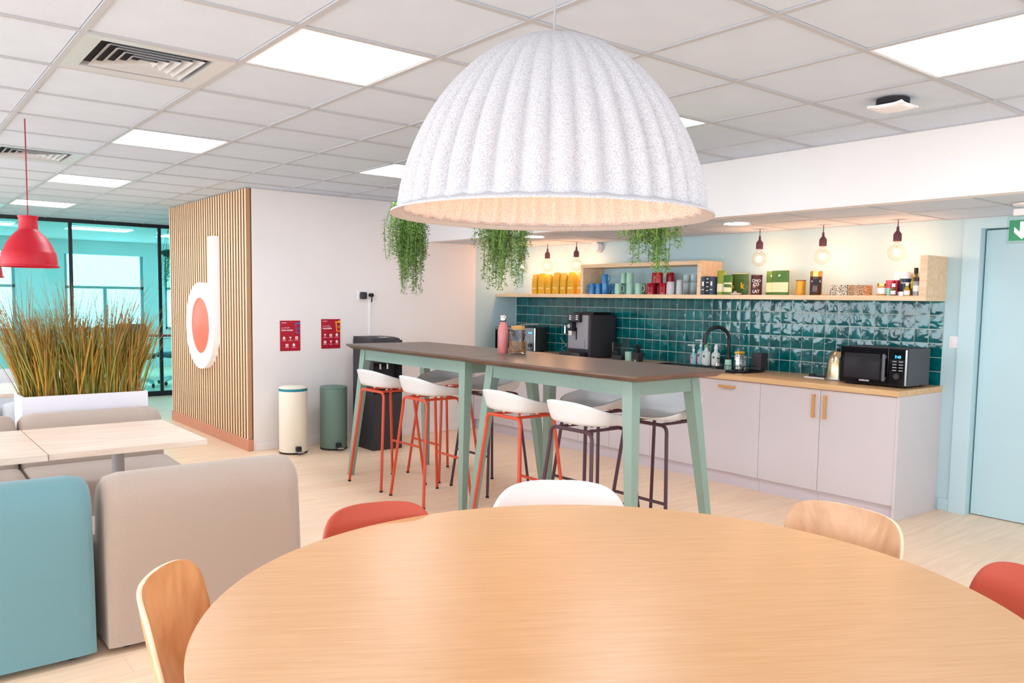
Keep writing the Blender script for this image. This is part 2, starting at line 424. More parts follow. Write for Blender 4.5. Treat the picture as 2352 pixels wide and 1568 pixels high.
# skirting
struct(MB().box(XS + .02, 5.33, YB - .014, YB, 0, .078, .002, 1).build('baseboard_back', mat('skirting_white', (238, 234, 236), .5), smooth=0))
struct(MB().box(XK - .012, XK, DY1 + .11, 2.52, 0, .085, .002, 1).build('baseboard_right', M_blue, smooth=0))

# slatted wall panel
sp = thing('slat_wall_panel', 'vertical light oak slat cladding beside the white wall', 'wall panel', (XS, YB, 0))
MB().box(-.008, 0, 0, 2.42, .1, ZC).build('backing', M_slatback, sp, smooth=0)
NS = 34; pitch = 2.42 / NS
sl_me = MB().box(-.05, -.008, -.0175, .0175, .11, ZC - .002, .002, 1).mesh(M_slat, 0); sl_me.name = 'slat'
sl_me.materials.append(mat('slat_edge', (186, 142, 104), .6, var=.06))  # golden brown sides, darkened further for the shade in the gaps
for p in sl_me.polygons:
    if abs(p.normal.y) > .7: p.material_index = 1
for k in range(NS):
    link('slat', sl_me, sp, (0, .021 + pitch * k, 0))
MB().box(-.052, 0, -.008, 2.42, 0, .11, .002, 1).build('plinth', M_plinth, sp, smooth=0)

# ------------------------------------------------------------------ glazed partition and the office behind it
M_frame = mat('black_aluminium', (26, 28, 34), .4)
M_tint = glass_mat('teal_glass', (.50, .97, 1.0), .08)
win = MB()
gx = [-3.2, -1.2, -.1, 1.04, 2.17, 3.30, 4.5, 6.0]
win.box(X0, 6.0, Y1 - .02, Y1 + .02, 2.392, ZC + .03).box(X0, 6.0, Y1 - .03, Y1 + .03, 0, .07)
for x in gx: win.box(x - .022, x + .022, Y1 - .02, Y1 + .02, .07, 2.392)
win = struct(win.build('window_1', M_frame, smooth=0))
for a, b in zip(gx[:-1], gx[1:]):
    MB().box(a + .025, b - .025, Y1 - .006, Y1 + .006, .07, 2.392).build('pane', M_tint, win, smooth=0)
ow = MB()
ow.box(X0, 8.2, YO, YO + .2, 0, .75).box(X0, 8.2, YO, YO + .2, 2.2, ZC + .1)
wx = [(-3.2, -2.6), (-1.0, -.7), (.75, 1.15), (2.15, 2.95), (4.35, 4.75), (6.2, 8.2)]
for a, b in wx: ow.box(a, b, YO, YO + .2, .75, 2.2)
struct(ow.build('wall_office', M_white, smooth=0))
wf = MB()
for (_, a), (b, _) in zip(wx[:-1], wx[1:]):
    wf.box(a, a + .05, YO + .05, YO + .1, .75, 2.2).box(b - .05, b, YO + .05, YO + .1, .75, 2.2).box(a, b, YO + .05, YO + .1, 1.55, 1.6).box(a, b, YO + .05, YO + .1, .75, .8)
    wf.box((a + b) / 2 - .03, (a + b) / 2 + .03, YO + .05, YO + .1, .8, 1.55)
struct(wf.build('window_2', mat('office_frame', (140, 168, 172), .5), smooth=0))
struct(MB().box(X0 - .1, X0, Y1, YO, 0, ZC + .1).build('wall_office_left', M_white, smooth=0))
tag(MB().box(.2, .75, 14.2, 14.75, 0, ZC + .03, .01).build('office_column', mat('grey_column', (120, 140, 146), .6), smooth=0), 'dark square column standing in the glazed office', 'column')
d = thing('office_desk', 'white desk behind the teal glass beside the slatted wall', 'desk', (3.6, 14.6, 0))
MB().box(-.8, .8, -.4, .4, .71, .74, .004, 1).build('desk_top', M_wpl, d, smooth=0)
for sx in (-.75, .75):
    for sy in (-.36, .36): MB().box(sx - .025, sx + .025, sy - .025, sy + .025, 0, .71).build('leg', M_steel, d, smooth=0)
tag(MB().box(3.72, 4.12, 14.35, 14.6, .741, .775, .004, 1).build('red_folder', M_pend), 'red folder lying on the desk behind the glass', 'folder')
M_seatteal = mat('office_fabric', (52, 96, 104), .85)
def office_chair(label, x, y, rz):
    c = thing('office_chair', label, 'chair', (x, y, 0), rz, 'desk chairs behind the glass')
    MB().box(-.24, .24, -.23, .23, .44, .52, .03, 3).build('seat', M_seatteal, c)
    MB().box(-.23, .23, .2, .26, .56, 1.0, .03, 3).build('backrest', M_seatteal, c)
    MB().tube([(0, .1, .44), (0, .25, .45), (0, .27, .6)], .015).build('back_bracket', M_wpl, c)
    MB().lathe([(.025, .1), (.025, .3), (.018, .3), (.018, .45)], seg=10).build('gas_lift', M_steel, c)
    for k in range(5):
        a = 2 * pi * k / 5 + .3
        lg = MB().tube([(0, 0, .13), (.16 * cos(a), .16 * sin(a), .11), (.29 * cos(a), .29 * sin(a), .07)], .016, 6).build('base_leg', M_wpl, c)
        MB().tube([(.29 * cos(a) - .012, .29 * sin(a), .03), (.29 * cos(a) + .012, .29 * sin(a), .03)], .03, 10).build('caster', M_black, lg)
    return c
office_chair('teal desk chair seen left of the black mullion by the slatted wall', 3.28, 13.5, 2.6)
office_chair('teal desk chair seen between the last black mullion and the slatted wall', 3.95, 13.7, 3.5)

# ------------------------------------------------------------------ ceiling fittings
POSL = {(0, -1): 'large LED ceiling panel left of the white bell lamp', (0, 3): 'LED ceiling panel second nearest in the left row',
        (0, 7): 'small far LED ceiling panel above the red pendant lamp', (0, 11): 'farthest tiny LED ceiling panel just above the glass partition',
        (3, 3): 'LED ceiling panel half hidden by the left side of the bell lamp', (3, -1): 'LED ceiling panel corner peeking out right of the bell lamp',
        (3, -4): 'large LED ceiling panel at the top right corner'}
fr_me = MB().box(-.288, .288, -.288, -.276, 0, .014).box(-.288, .288, .276, .288, 0, .014).box(-.288, -.276, -.276, .276, 0, .014).box(.276, .288, -.276, .276, 0, .014).mesh(M_wpl, 0); fr_me.name = 'frame'
df_me = MB().prism(rrect(.552, .552, .012), lambda a, b: (a, b, .004), lambda a, b: (a, b, .010)).mesh(M_panel, 0); df_me.name = 'diffuser'
for (i, j) in LIGHTS:
    t = thing('ceiling_light', POSL[(i, j)], 'ceiling light', (GX + .6 * i + .3, GY + .6 * j + .3, ZC + .002), 0, 'square LED panels in the ceiling grid')
    link('frame', fr_me, t); link('diffuser', df_me, t)
for lb_, x, y in (('LED panel on the office ceiling left of the middle mullion', 1.3, 14.0), ('LED panel on the office ceiling right of the middle mullion', 2.9, 14.0), ('LED panel on the office ceiling near the slatted wall', 4.4, 14.6)):
    t = thing('ceiling_light', lb_, 'ceiling light', (x, y, ZC + .014), 0, 'LED panels in the glazed office')
    o = link('frame', fr_me, t); o2 = link('diffuser', df_me, t); t.scale = (1.6, 1, 1)  # panels added to brighten the office behind the glass
VL = ['large square louvred ceiling vent nearest the camera', 'louvred ceiling vent behind the red pendant cord', 'farthest ceiling vent above the glass partition']
M_vent = mat('vent_white', (196, 198, 202), .4)
M_ventin = mat('vent_dark', (40, 36, 40), .8)
for (i, j), lb_ in zip(VENTS, VL):
    t = thing('ceiling_vent', lb_, 'vent', (GX + .6 * i + .3, GY + .6 * j + .3, ZC), 0, 'louvred vents in the ceiling grid')
    fm = MB()
    fm.raw([(-.288, -.288, 0), (.288, -.288, 0), (.288, .288, 0), (-.288, .288, 0), (-.22, -.22, .004), (.22, -.22, .004), (.22, .22, .004), (-.22, .22, .004)],
           [(0, 1, 5, 4), (1, 2, 6, 5), (2, 3, 7, 6), (3, 0, 4, 7)])
    fm.raw([(-.22, -.22, .004), (.22, -.22, .004), (.22, .22, .004), (-.22, .22, .004), (-.22, -.22, .026), (.22, -.22, .026), (.22, .22, .026), (-.22, .22, .026)],
           [(0, 1, 5, 4), (1, 2, 6, 5), (2, 3, 7, 6), (3, 0, 4, 7)])
    fm.build('frame', M_vent, t, smooth=0)
    MB().box(-.22, .22, -.22, .22, .026, .028).build('duct_back', M_ventin, t, smooth=0)
    for k in range(5):                                # concentric louvre rings, flared outwards
        h = .19 - .038 * k; g = .026
        for s in range(4):
            v = MB(); c_, s_ = [(1, 0), (0, 1), (-1, 0), (0, -1)][s]
            R_ = lambda a, b, z: (a * c_ - b * s_, a * s_ + b * c_, z)
            v.raw([R_(-h, -h, .002), R_(h, -h, .002), R_(h - g, -h + g, .022), R_(-h + g, -h + g, .022),
                   R_(-h, -h, .0035), R_(h, -h, .0035), R_(h - g, -h + g, .0235), R_(-h + g, -h + g, .0235)],
                  [(0, 1, 2, 3), (7, 6, 5, 4), (0, 4, 5, 1), (1, 5, 6, 2), (2, 6, 7, 3), (3, 7, 4, 0)])
            v.build('louvre', M_vent, t, smooth=0)
t = thing('ceiling_sensor', 'white curved square cap fixed to the ceiling above the soffit', 'sensor', (3.90, 1.965, ZC))
MB().lathe([(.06, -.035), (.075, -.02), (.075, 0)], seg=20).build('base', M_ventin, t)
MB().surf(lambda u, v: ((u - .5) * .17, (v - .5) * .17, -.05 + .12 * ((u - .5) ** 2 + (v - .5) ** 2) * .35), 9, 9).build('cover', M_wpl, t)
solidify(t.children[-1], .006)
for s in (-1, 1):
    MB().box(-.08, .08, s * .082 - .004, s * .082 + .004, -.04, -.034).build('rim', M_wpl, t)
    MB().box(s * .082 - .004, s * .082 + .004, -.08, .08, -.04, -.034).build('rim', M_wpl, t)
for lb_, x, y in (('round downlight in the lowered ceiling beside the bell lamp rim', 5.2, 3.78), ('round downlight in the lowered ceiling behind the middle hanging plant', 5.0, 5.93)):
    t = thing('downlight', lb_, 'ceiling light', (x, y, ZL), 0, 'round downlights above the worktop')
    MB().lathe([(.1, -.004), (.1, 0), (.085, 0), (.085, -.004)], seg=28, cap=False).build('ring', M_wpl, t)
    MB().lathe([(.085, -.002), (.085, .001)], seg=28).build('lens', M_down, t)

# bell lamp
BX, BY, BZ = 1.360, 1.549, 1.668
t = thing('bell_pendant_lamp', 'huge white ribbed felt bell pendant lamp over the round table', 'lamp', (BX, BY, BZ))
def felt():
    m = bpy.data.materials.new('grey_felt'); m.use_nodes = True; nt = m.node_tree; b = nt.nodes['Principled BSDF']
    tc = nt.nodes.new('ShaderNodeTexCoord'); n = nt.nodes.new('ShaderNodeTexNoise'); n.inputs['Scale'].default_value = 330; n.inputs['Detail'].default_value = 6
    nt.links.new(tc.outputs['Object'], n.inputs[0]); r = nt.nodes.new('ShaderNodeValToRGB'); e = r.color_ramp.elements
    e[0].position = .34; e[0].color = (*lin((176, 175, 182)), 1); e[1].position = .56; e[1].color = (*lin((208, 206, 210)), 1)
    nt.links.new(n.outputs[0], r.inputs[0]); nt.links.new(r.outputs[0], b.inputs['Base Color']); b.inputs['Roughness'].default_value = .95
    bp = nt.nodes.new('ShaderNodeBump'); bp.inputs['Strength'].default_value = .12; bp.inputs['Distance'].default_value = .003
    nt.links.new(n.outputs[0], bp.inputs['Height']); nt.links.new(bp.outputs[0], b.inputs['Normal'])
    return m
M_feltg = felt()
HB, RB, NRIB = .430, .380, 38
prof = [(RB * (1 - (z / HB) ** 1.62) ** .5, z) for z in [HB * k / 30 for k in range(30)]] + [(RB * .08, HB * .998), (.0001, HB)]
def ribs(a, r, z):
    k = min(1, r / RB * 1.15); f = (.5 - .5 * cos(a * NRIB)) ** .75
    fade = max(0, min(1, (z - .0) / .02))
    return r * (1 - .066 * (1 - f) * k * (.35 + .65 * fade))
sh = MB().lathe(prof, seg=NRIB * 8, rad=ribs, cap=False).build('shade', M_feltg, t, smooth=80); solidify(sh, .006, 1)
MB().lathe([(RB * .985, .008), (RB + .010, .001), (RB + .022, -.004), (RB + .023, -.009), (RB + .010, -.006), (RB * .985, .001)], seg=96, cap=False).build('rim', M_feltg, t, smooth=80)
MB().lathe([(.03, HB - .14), (.03, HB - .02), (.008, HB)], seg=16).build('socket', M_wpl, t)
bl = MB().lathe([(.0001, HB - .29), (.04, HB - .28), (.062, HB - .245), (.066, HB - .22), (.055, HB - .185), (.03, HB - .15), (.025, HB - .135)], seg=20).build('bulb', mat('warm_bulb', (255, 240, 220), .4, emit=(255, 214, 170), estr=3), t)
MB().tube([(0, 0, HB - .005), (0, 0, ZC - BZ)], .0028, 8).build('cord', mat('grey_cord', (170, 166, 168), .6), t)
MB().lathe([(.045, ZC - BZ - .02), (.05, ZC - BZ)], seg=20).build('ceiling_rose', M_wpl, t)
def point(name, loc, power, col, rad=.03, parent=None):
    l = bpy.data.lights.new(name, 'POINT'); l.energy = power; l.color = col; l.shadow_soft_size = rad
    o = bpy.data.objects.new(name, l); COL.objects.link(o); o.location = loc
    if parent: o.parent = parent
    return o
point('bell_light', (0, 0, .12), BELL_W, (1, .46, .18), .05, t)

# red pendants
def red_pendant(label, x, y, zr, D=.308):
    t = thing('red_pendant_lamp', label, 'lamp', (x, y, zr), 0, 'red pendant lamps over the booths')
    k = D / .4; H = .36 * k; kz = .325 / .4
    pr_ = [(.195, .0), (.2, .004), (.2, .012), (.19, .016), (.187, .05), (.18, .1), (.172, .115), (.168, .12), (.15, .165), (.12, .21), (.085, .245), (.066, .262), (.064, .27), (.062, .33), (.064, .345), (.068, .352), (.068, .36), (.05, .362)]
    s = MB().lathe([(r * k, z * kz) for r, z in pr_], seg=48, cap=False).build('shade', M_pend, t, smooth=50); solidify(s, .004, -1)
    MB().lathe([(.001, .362 * kz), (.052 * k, .362 * kz)], seg=24, cap=False).build('cap', M_pend, t)
    MB().lathe([(.001, .05), (.03, .055), (.045, .08), (.03, .12), (.02, .15)], seg=14).build('bulb', mat('warm_bulb2', (255, 240, 220), .4, emit=(255, 226, 200), estr=5), t)
    MB().tube([(0, 0, .36 * kz), (0, 0, ZC - zr)], .0035, 6).build('cord', mat('red_cord', (150, 30, 44), .7), t)
    return t
red_pendant('red dome pendant lamp hanging in front of the glass partition', .747, 5.40, 1.597)
red_pendant('red pendant lamp of which only the rim shows at the left edge', .60, 6.55, 1.55)

# globe bulbs over the shelf
M_bglass = glass_mat('bulb_glass', (1, .97, .92), .05)
M_fil = mat('filament', (255, 220, 170), .5, emit=(255, 226, 170), estr=60)
M_sock = mat('plum_silicone', (96, 56, 66), .5)
def globe(label, y, drop):
    x = 5.72
    t = thing('globe_bulb_pendant', label, 'lamp', (x, y, ZL), 0, 'bare globe bulbs on plum sockets above the shelf')
    MB().tube([(0, 0, 0), (0, 0, -drop)], .0035, 6).build('cord', M_sock, t)
    MB().lathe([(.026, -drop - .105), (.028, -drop - .1), (.028, -drop - .055), (.022, -drop - .045), (.010, -drop - .03), (.008, -drop), (.004, -drop + .002)], seg=16).build('socket', M_sock, t)
    zc = -drop - .105 - .02 - .058
    pr_ = [(.0625 * sin(pi * k / 14), zc - .0625 * cos(pi * k / 14)) for k in range(1, 13)] + [(.016, zc + .066), (.014, zc + .078)]
    MB().lathe([(.0005, zc - .0625)] + pr_, seg=24, cap=False).build('bulb', M_bglass, t, smooth=80)
    MB().lathe([(.006, zc + .03), (.008, zc + .076)], seg=8).build('stem', M_bglass, t)
    f = MB()
    for k in range(6):
        a = pi * k / 3; f.tube([(.007 * cos(a), .007 * sin(a), zc - .022), (.012 * cos(a), .012 * sin(a), zc + .022)], .0016, 5)
    f.build('filament', M_fil, t)
    point('bulb_light', (0, 0, zc), BULB_W, (1, .46, .25), .03, t)
globe('globe bulb with plum socket, left of the three over the green pouches', 3.93, .055)
globe('globe bulb with plum socket, middle of the three, above the gold-lidded jar', 3.37, .055)
globe('globe bulb with plum socket, rightmost, beside the shelf upright', 2.80, .045)
globe('globe bulb hidden behind the middle hanging plant', 6.98, .055)
globe('globe bulb with plum socket above the mustard coffee bags', 6.56, .05)
globe('globe bulb with plum socket just left of the oak cubby', 6.11, .05)

# wall alarm, exit sign, switch
t = thing('wall_siren', 'round white alarm sounder high on the wall above the shelf', 'alarm', (XK, 6.0, 2.005))
MB().tube([(0, 0, 0), (-.025, 0, 0)], .058, 24).build('base', mat('siren_grey', (206, 206, 212), .5), t)
MB().tube([(-.025, 0, 0), (-.075, 0, 0)], .05, 24).build('body', M_wpl, t)
MB().tube([(-.075, 0, 0), (-.08, 0, 0)], .036, 24).build('face', mat('siren_face', (226, 220, 230), .4), t)
t = thing('exit_sign', 'green hanging exit sign with a white down arrow', 'sign', (5.30, 1.93, 1.90))
MB().box(-.006, .006, -.25, .012, -.075, .085, .003, 1).build('panel', glass_mat('acrylic', (.88, .95, .93), .12), t, smooth=0)
MB().box(-.0075, -.006, -.25, 0, -.06, .06).build('green_face', mat('exit_green', (40, 128, 84), .4, emit=(40, 128, 84), estr=.25), t, smooth=0)
MB().prism([(-.012, .05), (.012, .05), (.012, -.01), (.042, .02), (.042, -.012), (0, -.052), (-.042, -.012), (-.042, .02), (-.012, -.01)],
           lambda a, b: (-.0085, a - .07, b), lambda a, b: (-.0075, a - .07, b)).build('arrow', mat('exit_white', (240, 244, 240), .4, emit=(240, 244, 240), estr=.25), t, smooth=0)
MB().box(-.02, .02, -.2, -.02, .085, .125, .004, 1).tube([(0, -.11, .12), (0, -.11, ZL - 1.90)], .006).build('mount', M_wpl, t)
MB().lathe([(.09, ZL - 1.9 - .012), (.1, ZL - 1.9)], (0, -.11, 0), seg=24).build('ceiling_plate', M_wpl, t)
t = thing('light_switch', 'white square wall switch between the tiles and the door', 'switch', (XK, 2.462, 1.20))
MB().box(-.010, 0, -.042, .042, -.042, .042, .004).build('plate', M_wpl, t)
MB().box(-.014, -.010, -.028, .028, -.028, .028, .003).build('rocker', mat('switch_pink', (236, 226, 234), .35), t)

# letter d sign
t = thing('letter_sign', 'large white letter d with an orange disc on the slatted wall', 'sign', (XS - .05, 8.53, 1.14))
TH = .06
ring = MB()
def ringpt(r, a, x): return (x, r * 1.0 * cos(a), r * .985 * sin(a))
n = 64
vs, fs = [], []
for k in range(n):
    a = 2 * pi * k / n
    vs += [ringpt(.452, a, 0), ringpt(.452, a, -TH), ringpt(.292, a, -TH), ringpt(.292, a, 0)]
for k in range(n):
    k2 = (k + 1) % n
    for q in range(4): fs.append((4 * k + q, 4 * k2 + q, 4 * k2 + (q + 1) % 4, 4 * k + (q + 1) % 4))
ring.raw(vs, fs)
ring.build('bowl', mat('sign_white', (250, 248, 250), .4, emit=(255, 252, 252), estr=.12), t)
MB().prism([(-.456, 0), (-.29, 0), (-.288, .895), (-.456, .895)], lambda a, b: (0, a, b), lambda a, b: (-TH - .0008, a, b)).build('stem', MATS['sign_white'], t, smooth=0)
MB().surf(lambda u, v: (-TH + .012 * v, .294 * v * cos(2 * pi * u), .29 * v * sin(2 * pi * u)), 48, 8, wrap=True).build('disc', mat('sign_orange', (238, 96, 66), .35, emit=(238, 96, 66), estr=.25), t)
MB().tube([(0, 0, 0), (-TH + .02, 0, 0)], .29, 40).build('disc_core', M_chred, t)

# ------------------------------------------------------------------ kitchen run
ZT, XFc, Y_END = .885, 5.31, 2.535
tag(MB().box(XFc, XK - .001, Y_END, YB - .001, ZT - .04, ZT, .002, 1).build('worktop', M_oaktop, smooth=0), 'long oak worktop running along the tiled kitchen wall', 'worktop')
def bow_handle(parent, p, length, vert):
    r = .007; h = length / 2
    m = MB()
    if vert: m.box(-.03, -.016, -.009, .009, -h, h, .002, 1).box(-.018, 0, -.007, .007, -h + .002, -h + .016).box(-.018, 0, -.007, .007, h - .016, h - .002)
    else: m.box(-.03, -.016, -h, h, -.009, .009, .002, 1).box(-.018, 0, -h + .002, -h + .016, -.007, .007).box(-.018, 0, h - .016, h - .002, -.007, .007)
    return m.build('handle', mat('oak_handle', (206, 150, 88), .4), parent, p, smooth=0)
XD = XFc + .02
tag(MB().box(XD - .003, XK - .001, 2.537, 2.556, .0, ZT - .041, .001, 1).build('end_panel', M_cab, smooth=0), 'greige side panel closing the right end of the kitchen cabinets', 'panel')
def cabinet(y0, y1, label, fronts):
    """fronts: list of (z0,z1,handle) handle=('v',dy,z) or ('h',z) or None"""
    c = thing('base_cabinet', label, 'cabinet', (0, (y0 + y1) / 2, 0), 0, 'base cabinets under the worktop')
    hw = (y1 - y0) / 2
    MB().box(XD + .02, XK - .002, -hw + .001, hw - .001, .1, ZT - .042).build('carcass', M_cab, c, smooth=0)
    MB().box(XD + .03, XD + .045, -hw + .001, hw - .001, 0, .1).build('toe_kick', M_toe, c, smooth=0)
    for z0, z1, ys, hd in fronts:
        a, b = ys
        f = MB().box(XD, XD + .019, a + .0015, b - .0015, z0, z1, .0012, 1).build('door' if hd and hd[0] == 'v' else 'drawer_front', M_cab, c, smooth=0)
        if hd: bow_handle(f, (XD, hd[1], hd[2]), .17 if hd[0] == 'v' else .15, hd[0] == 'v')
    return c
Z0, Z1 = .105, ZT - .045
def one(y0, y1, label, side):
    hw = (y1 - y0) / 2
    cabinet(y0, y1, label, [(Z0, Z1, (-hw, hw), ('v', hw - .045 if side > 0 else -hw + .045, .72))])
one(2.556, 3.105, 'greige base cabinet at the right end of the kitchen run', 1)
one(3.105, 3.605, 'greige base cabinet second from the right end, handle on its right', -1)
cabinet(3.605, 4.205, 'greige dishwasher front with a short horizontal oak handle', [(Z0, Z1, (-.3, .3), ('h', 0, .79))])
cabinet(4.205, 5.205, 'wide two-door sink cabinet half hidden behind the bar table', [(Z0, Z1, (-.5, 0), ('v', -.045, .72)), (Z0, Z1, (0, .5), ('v', .045, .72))])
cabinet(5.205, 6.03, 'two-door cabinet under the coffee machine', [(Z0, Z1, (-.4125, 0), ('v', -.045, .72)), (Z0, Z1, (0, .4125), ('v', .045, .72))])
cabinet(6.03, 6.63, 'cabinet with three stacked drawers behind the bar stools', [(.70, Z1, (-.3, .3), ('h', 0, .78)), (.41, .697, (-.3, .3), ('h', 0, .60)), (Z0, .407, (-.3, .3), ('h', 0, .34))])
one(6.63, 7.33, 'corner base cabinet beside the white wall', 1)

# backsplash tiles, .1 m pitch
bs = thing('tile_backsplash', 'glossy teal handmade tile backsplash under the oak shelf', 'backsplash', (XK - .002, 0, 0))
MB().box(-.006, 0, 2.548, 7.358, ZT, 1.486).build('grout_bed', M_grout, bs, smooth=0)
zm = []
for k in range(4):
    b = MB(); g = 5
    rnd = [[random.uniform(-.0009, .0009) for _ in range(g)] for _ in range(g)]
    q = .0478
    pts = [(-.0085 + (rnd[i][j] if 0 < i < g - 1 and 0 < j < g - 1 else .0014), -q + 2 * q * i / (g - 1), -q + 2 * q * j / (g - 1)) for i in range(g) for j in range(g)]
    fs = [(i * g + j, (i + 1) * g + j, (i + 1) * g + j + 1, i * g + j + 1) for i in range(g - 1) for j in range(g - 1)]
    b.raw(pts, fs)
    b.raw([(-.0071, -q, -q), (-.0071, q, -q), (-.0071, q, q), (-.0071, -q, q), (0, -q, -q), (0, q, -q), (0, q, q), (0, -q, q)], [(0, 1, 5, 4), (1, 2, 6, 5), (2, 3, 7, 6), (3, 0, 4, 7)])
    me = b.mesh(M_zell, 60); me.name = 'tile'; zm.append(me)
for r in range(6):
    for c in range(48):
        y = 2.548 + .1 * c + .05
        if y + .05 > 7.36: continue
        o = link('tile', zm[(r * 3 + c * 5 + random.randint(0, 3)) % 4], bs, (-.001, y, ZT + .05 + .1002 * r))
        o.rotation_euler = (random.choice((0, pi / 2, pi, -pi / 2)), random.gauss(0, .008), random.gauss(0, .008))

# shelf
sh = thing('wall_shelf', 'long oak wall shelf with a cubby box above the teal tiles', 'shelf', (0, 0, 0))
XSF = 5.65; SB, ST = 1.484, 1.52
MB().box(XSF, XK, 2.55, YB - .001, SB, ST, .001, 1).build('board', M_oak, sh, smooth=0)
MB().box(XSF, XK, 2.55, 2.6, ST, 1.795, .001, 1).build('upright', M_oak, sh, smooth=0)
MB().box(XSF, XK, 5.93, 5.965, ST, 1.815, .001, 1).build('cubby_side', M_oak, sh, smooth=0)
MB().box(XSF, XK, 4.465, 4.5, ST, 1.815, .001, 1).build('cubby_side', M_oak, sh, smooth=0)
MB().box(XSF, XK, 4.5, 5.93, 1.78, 1.815, .001, 1).build('cubby_top', M_oak, sh, smooth=0)

# ---- things on the shelf
def bag(label, x, y, h, wd=.085, dp=.06):
    t = thing('coffee_bag', label, 'bag', (x, y, ST), random.uniform(-.12, .12), 'mustard coffee bags on the shelf')
    b = MB(); w_, d_ = wd / 2, dp / 2; lean = random.uniform(-.008, .008)
    lv = [(1, 1, 0), (1.03, 1.06, .25), (1.0, 1.0, .6), (.96, .8, .82), (.93, .35, .93), (.9, .12, 1.0)]
    vs = []
    for sw, sd, z in lv:
        for sx, sy in ((-1, -1), (1, -1), (1, 1), (-1, 1)): vs.append((sx * d_ * sd + (-d_ * .5 * max(0, z - .8) * 4), sy * w_ * sw + lean * z, z * h))
    fs = [(0, 3, 2, 1)] + [(4 * k + i, 4 * k + (i + 1) % 4, 4 * k + 4 + (i + 1) % 4, 4 * k + 4 + i) for k in range(5) for i in range(4)] + [(20, 21, 22, 23)]
    b.raw(vs, fs).build('pouch', mat('mustard_foil', (206, 164, 40), .42, var=.1, vscale=30, bump=.5, bscale=45), t, smooth=25)
    MB().box(-d_ * 1.08 - .0012, -d_ * 1.02, -w_ * .55, w_ * .75, h * .26, h * .30).build('print', M_paper, t, smooth=0)
BG = ['mustard coffee bag at the left end of the row', 'second mustard coffee bag from the left', 'third mustard coffee bag from the left', 'middle mustard coffee bag in the row',
      'fifth mustard coffee bag from the left', 'second mustard coffee bag from the cubby', 'mustard coffee bag touching the oak cubby']
for k, (y, h) in enumerate(zip((6.765, 6.655, 6.54, 6.425, 6.305, 6.19, 6.045), (.215, .22, .205, .225, .22, .225, .22))): bag(BG[k], 5.75, y, h, .092)

def mug_mesh(r, h, facet=0):
    pr_ = [(.0001, 0), (r * .84, 0), (r * .9, .004), (r * .98, h * .5), (r, h), (r * .93, h), (r * .9, h * .5), (r * .82, .006), (.0001, .006)]
    rad = (lambda a, rr, z: rr * (1 + .035 * cos(facet * a + 22 * z))) if facet else None
    return MB().lathe(pr_, seg=20, rad=rad, cap=False)
def mug(label, cat, x, y, z, m, r=.034, h=.105, up=False, handle=True, hz=0, group=None, facet=0, name='mug'):
    t = thing(name, label, cat, (x, y, z), hz, group)
    bm_ = mug_mesh(r, h, facet)
    o = bm_.build('body', m, t)
    if not up: o.rotation_euler = (pi, 0, 0); o.location = (0, 0, h)
    if handle:
        MB().tube([(r * .9, 0, h * .78), (r * 1.35, 0, h * .82), (r * 1.7, 0, h * .66), (r * 1.7, 0, h * .4), (r * 1.35, 0, h * .24), (r * .9, 0, h * .26)], .0055, 6).build('handle', m, t)
    return t
M_mb = mat('mug_blue', (56, 126, 186), .2); M_mm = mat('mug_mint', (158, 200, 182), .22); M_mr = mat('mug_red', (170, 22, 38), .15)
G = 'blue mugs in the cubby'
for lb_, x, y, hz in (('blue upturned mug at the left end of the cubby', 5.72, 5.865, 2.4), ('second blue upturned mug from the left in the cubby', 5.72, 5.775, 2.6), ('blue mug standing upright below the top blue mug', 5.72, 5.685, -1.2), ('blue upturned mug at the back next to the mint mugs', 5.81, 5.66, -1.5), ('blue mug half hidden behind the upright blue mug', 5.83, 5.79, -1.5)):
    mug(lb_, 'mug', x, y, ST, M_mb, hz=hz, up='upright below' in lb_, group=G)
mug('blue upturned mug stacked on top of the other blue mugs', 'mug', 5.755, 5.728, ST + .1055, M_mb, h=.092, hz=-1.2, group=G)
G = 'mint mugs in the cubby'
for lb_, x, y in (('mint mug at the left end of the mint group', 5.72, 5.505), ('mint mug at the back under the upper left mint mug', 5.80, 5.50), ('mint mug in front under the upper right mint mug', 5.72, 5.352), ('mint mug second from the red mugs', 5.72, 5.238), ('mint mug behind and right, touching the red mugs', 5.80, 5.265)):
    mug(lb_, 'mug', x, y, ST, M_mm, r=.037, hz=-1.4, facet=5, handle='front' not in lb_, group=G)
mug('upper left mint mug of the stacked pair', 'mug', 5.765, 5.475, ST + .1055, M_mm, r=.034, h=.1, hz=-1.5, facet=5, handle=False, group=G)
mug('upper right mint mug of the stacked pair', 'mug', 5.735, 5.37, ST + .1055, M_mm, r=.036, h=.1, hz=-1.5, facet=5, handle=False, group=G)
G = 'red mugs in the cubby'
for lb_, x, y in (('front left glossy red mug in the cubby', 5.72, 5.085), ('front right glossy red mug in the cubby', 5.72, 4.935), ('red mug hidden at the back between the front red mugs', 5.82, 5.085), ('red mug at the back right under the single top red mug', 5.82, 4.965)):
    mug(lb_, 'mug', x, y, ST, M_mr, r=.043, h=.105, hz=-2.7, handle='front' in lb_[:6], group=G)
for lb_, x, y in (('upper left red mug of the stacked reds', 5.78, 5.085), ('upper middle red mug with a vine in front of it', 5.735, 5.005), ('upper right single red mug beside the frosted cups', 5.84, 4.96)):
    mug(lb_, 'mug', x, y, ST + .1055, M_mr, r=.038, h=.098, hz=-1.5, handle=False, group=G)
M_frost = mat('frosted_cup', (222, 220, 224), .4, alpha=.75)
mug('left frosted plastic cup beside the red mugs', 'cup', 5.715, 4.848, ST, M_frost, r=.038, h=.115, handle=False, group='frosted cups', name='plastic_cup')
mug('right frosted plastic cup beside the stacked glasses', 'cup', 5.74, 4.757, ST, M_frost, r=.037, h=.13, handle=False, group='frosted cups', name='plastic_cup')
